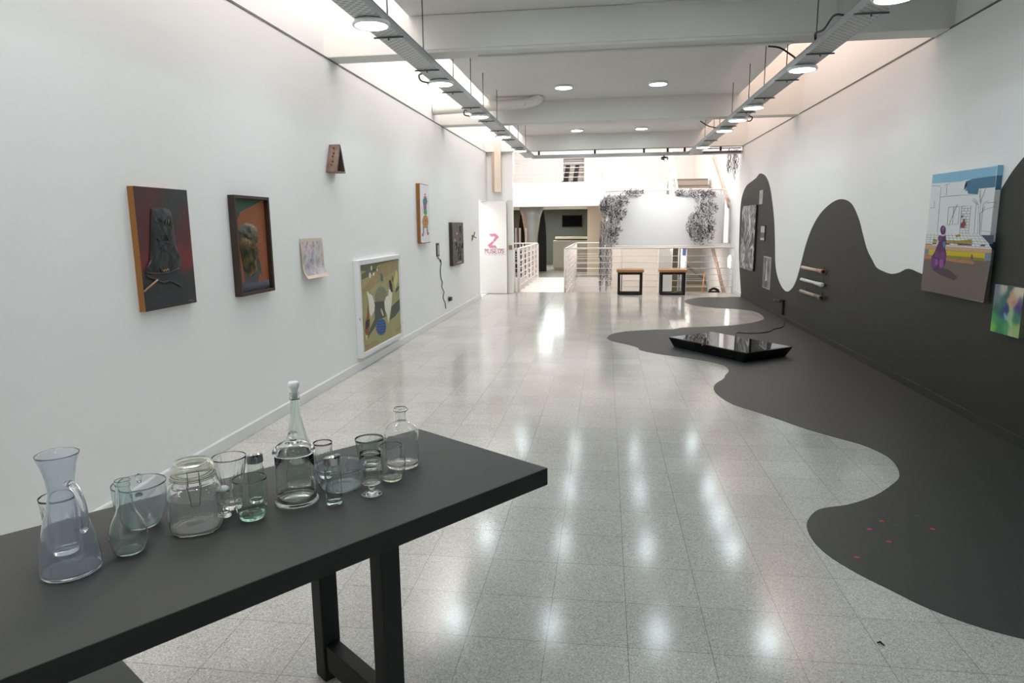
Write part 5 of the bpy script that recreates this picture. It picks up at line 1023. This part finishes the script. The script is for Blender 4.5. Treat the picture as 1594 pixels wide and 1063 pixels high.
m = MB(); m.tube([(2.02, 18.1, -0.3), (2.02, 18.1, 0.97)], 0.085, 16); obj('shaft', m, mat('silver_blue_paint', (200, 208, 216), 0.3, 0.2), t)
m = MB(); m.box(1.97, 2.06, 18.0, 18.01, 0.70, 0.90); obj('sign', m, mat('navy_sign', (32, 52, 96), 0.5), t)
m = MB(); m.box(1.72, 1.98, 18.9, 19.0, -0.6, 0.98)  # plain dark sheet set as a backdrop beside the pillar
tag(obj('dark_backdrop', m, mat('dark_olive_panel', (92, 86, 66), 0.7)), 'dark olive backdrop sheet behind the white pillar', 'dark_backdrop')
m = MB(); m.lathe([(0, 0), (0, 0.09), (0.06, 0.085), (0.10, 0.04), (0.11, 0)], c=(2.7, 17.5, 0), seg=20)
m = MB(); m.tube(catmull([(2.52, 16.9, -0.115), (2.62, 16.9, -0.06), (2.74, 16.9, -0.115)], 4), 0.03, 8); m.box(2.5, 2.76, 16.85, 16.95, -0.4, -0.12)
tag(obj('dark_bag', m, mat('dark_brown_leather', (52, 44, 38), 0.6)), 'small dark bundle at the foot of the stairwell wall', 'bag')

# reception: counter, tv, pillar
t = thing('reception_counter', 'pale reception counter in front of the dark wall', 'counter', (0, 0, 0))
m = MB(); m.box(-1.75, -0.62, 22.9, 23.5, 0.06, 0.97); m.box(-1.72, -0.62, 22.94, 23.45, 0, 0.06); obj('body', m, mat('counter_laminate', (205, 200, 192), 0.5), t)
m = MB(); m.box(-1.70, -0.62, 23.2, 23.6, 1.02, 1.09); m.box(-1.66, -0.62, 23.3, 23.5, 0.97, 1.02, 1); obj('countertop', m, [mat('cream_top', (232, 226, 206), 0.4), mat('dark_joint', (90, 88, 80), 0.7)], t)  # dark strip between counter body and raised top
t = thing('television', 'black wall television on the dark reception wall', 'television', (0, 0, 0))
m = MB(); m.box(-1.63, -0.87, 25.74, 25.8, 1.41, 1.85); obj('case', m, mat('black_tv_case', (14, 13, 14), 0.5), t)
m = MB(); m.box(-1.61, -0.89, 25.736, 25.74, 1.43, 1.83); obj('screen', m, mat('black_tv_screen', (10, 8, 10), 0.9, spec=0.1), t)
t = thing('column', 'silvery rounded column with two tall dark arches at the reception entrance', 'column', (-2.38, 22.0, 0))
m = MB(); m.lathe([(0, 0), (0, 0.15), (0.7, 0.17), (1.3, 0.23), (1.8, 0.31), (2.06, 0.40), (2.06, 0)], seg=40); obj('shaft', m, mat('silver_grey_paint', (190, 196, 194), 0.3, 0.3), t)
for x, w in ((-0.30, 0.15), (0.33, 0.14)):
    m = MB(); m.prism([(x + w * math.cos(q), 0.9 + 1.1 * math.sin(q)) for q in [i * PI / 16 for i in range(17)]] + [(x - w, 0.0), (x + w, 0.0)], lambda a, b, d: (a, d, b), 0.16, 0.2); obj('arch', m, mat('black_arch', (24, 25, 22), 0.7), t)
t = thing('display_case', 'low dark cabinet with pinkish uprights behind the bridge railing', 'cabinet', (0, 0, 0))
m = MB(); m.box(-2.75, -2.05, 20.4, 20.9, 0.0, 0.72); obj('body', m, mat('black_cabinet', (24, 23, 22), 0.6), t)
for x in (-2.72, -2.60, -2.42):
    m = MB(); m.box(x, x + 0.05, 20.5, 20.6, 0.72, 1.42); obj('upright', m, mat('pink_grey_upright', (190, 168, 160), 0.6), t)

# upper gallery things
t = thing('wall_hanging', 'tall pale wooden box sculpture high on the far left wall piece', 'sculpture', (0, 0, 0))
PW = mat('pale_bleached_wood', (228, 214, 200), 0.7, noise=0.1, nscale=8, stretch=(1, 1, 0.2))
m = MB(); m.box(-2.41, -2.27, 14.86, 15.0, 2.22, 3.3); obj('front_board', m, PW, t, bevel=0.004)
m = MB(); m.box(-2.47, -2.415, 14.90, 15.0, 2.25, 3.3); obj('side_board', m, mat('pale_side_board', (196, 172, 152), 0.7), t)
CH = mat('black_chair_shell', (22, 21, 24), 0.5)
def lounge(x, label):
    t = thing('chair', label, 'chair', (x, 21.6, 2.69), 'black chairs behind the upper railing')
    m = MB(); m.prism([(-0.06, 0.12), (0.02, 0.62), (0.14, 0.62), (0.08, 0.12)], lambda a, b, d: (a, d, b), -0.2, 0.2); obj('backrest', m, CH, t)
    m = MB(); m.prism([(-0.11, 0.08), (0.10, 0.08), (0.10, 0.14), (-0.11, 0.14)], lambda a, b, d: (a, d, b), -0.2, 0.2); obj('seat', m, CH, t)
    for px, py in ((-0.1, -0.18), (-0.1, 0.18), (0.03, -0.18), (0.03, 0.18)):
        m = MB(); m.tube([(px, py, 0.09), (px * 1.1, py, 0.0)], 0.012, 6); obj('leg', m, STEELW, t)
lounge(-1.26, 'left black chair seen through the upper railing'); lounge(-0.97, 'right black chair with slanted back seen through the upper railing')

# ---------------------------------------------------------------- black and white tangled strand sculptures
WB = [mat('white_strand', (232, 230, 232), 0.5), mat('black_strand', (26, 25, 28), 0.5), mat('grey_strand', (120, 118, 122), 0.5)]
def tangle(name, label, blobs, falls, rnd, r=0.0048):
    t = thing(name, label, 'sculpture', (0, 0, 0)); B_ = [MB(), MB(), MB()]
    for (cx, cy, cz, sx, sy, sz, n) in blobs:
        for _ in range(int(n * 1.9)):
            while True:
                u, v, w = (rnd.uniform(-1, 1) for _ in range(3))
                if u * u + v * v + w * w < 1: break
            p = Vector((cx + u * sx, cy + v * sy, cz + w * sz)); rad = rnd.uniform(0.018, 0.05); a, b = rnd.uniform(0, PI), rnd.uniform(0, PI)
            e1 = Vector((math.cos(a), 0.4 * math.sin(b), math.sin(a))); e2 = Vector((-math.sin(a), 0.5 * math.cos(b), math.cos(a))); k = rnd.randint(5, 8)
            pts = [p + e1 * rad * math.cos(q * 0.8) + e2 * rad * 0.8 * math.sin(q * 0.8) + Vector((0, 0, -0.008 * q)) for q in range(k)]
            B_[rnd.choices((0, 1, 2), (5, 3.2, 3))[0]].tube(catmull([tuple(q) for q in pts], 2), r, 4)
    for (x0, x1, y0, z0, z1, n) in falls:
        for _ in range(n):
            x = rnd.uniform(x0, x1); z = z0 - rnd.uniform(0, 0.12) * (z0 - z1); zz = z1 + rnd.uniform(0, 0.25) * (z0 - z1); y = y0 + rnd.uniform(-0.04, 0.04); pts = []
            while z > zz: pts.append((x + rnd.uniform(-0.022, 0.022), y + rnd.uniform(-0.02, 0.02), z)); z -= rnd.uniform(0.03, 0.06)
            if len(pts) > 2: B_[rnd.choices((0, 1, 2), (5, 3, 3))[0]].tube(catmull(pts, 2), r * 0.75, 4)
    for mb, mt, nm in zip(B_, WB, ('white_strands', 'black_strands', 'grey_strands')):
        if mb.v: tag(obj(nm, mb, mt, t), kind='stuff')
rnd = random.Random(11)
tangle('strand_sculpture', 'tangled black and white strands spilling from the left end of the curved panel',
  [(0.12, 15.6, 1.95, 0.26, 0.12, 0.24, 170), (0.02, 15.6, 1.9, 0.15, 0.1, 0.2, 60), (0.16, 15.6, 1.55, 0.2, 0.1, 0.35, 120), (0.14, 15.6, 1.25, 0.16, 0.08, 0.2, 50), (0.38, 15.68, 2.05, 0.16, 0.06, 0.12, 40), (0.34, 15.6, 1.75, 0.12, 0.06, 0.14, 40), (0.6, 15.8, 2.23, 0.28, 0.05, 0.05, 45)],
  [(-0.14, 0.13, 15.5, 1.3, -0.1, 60), (-0.14, 0.0, 15.5, 1.6, 0.9, 14)], rnd)
tangle('strand_sculpture', 'black and white tangled strand sculpture bulging over the right part of the curved panel',
  [(2.1, 15.55, 1.45, 0.30, 0.12, 0.38, 210), (1.95, 15.55, 1.5, 0.18, 0.1, 0.25, 60), (2.2, 15.6, 1.85, 0.24, 0.1, 0.2, 90), (2.15, 15.68, 2.15, 0.28, 0.06, 0.08, 70), (1.75, 15.76, 2.20, 0.28, 0.03, 0.035, 40)], [], rnd)
tangle('strand_sculpture', 'short fringe of black and white strands hanging by the right wall', [], [(2.53, 2.76, 15.2, 3.07, 2.5, 26), (2.64, 2.72, 15.2, 3.07, 2.33, 6)], rnd, 0.006)
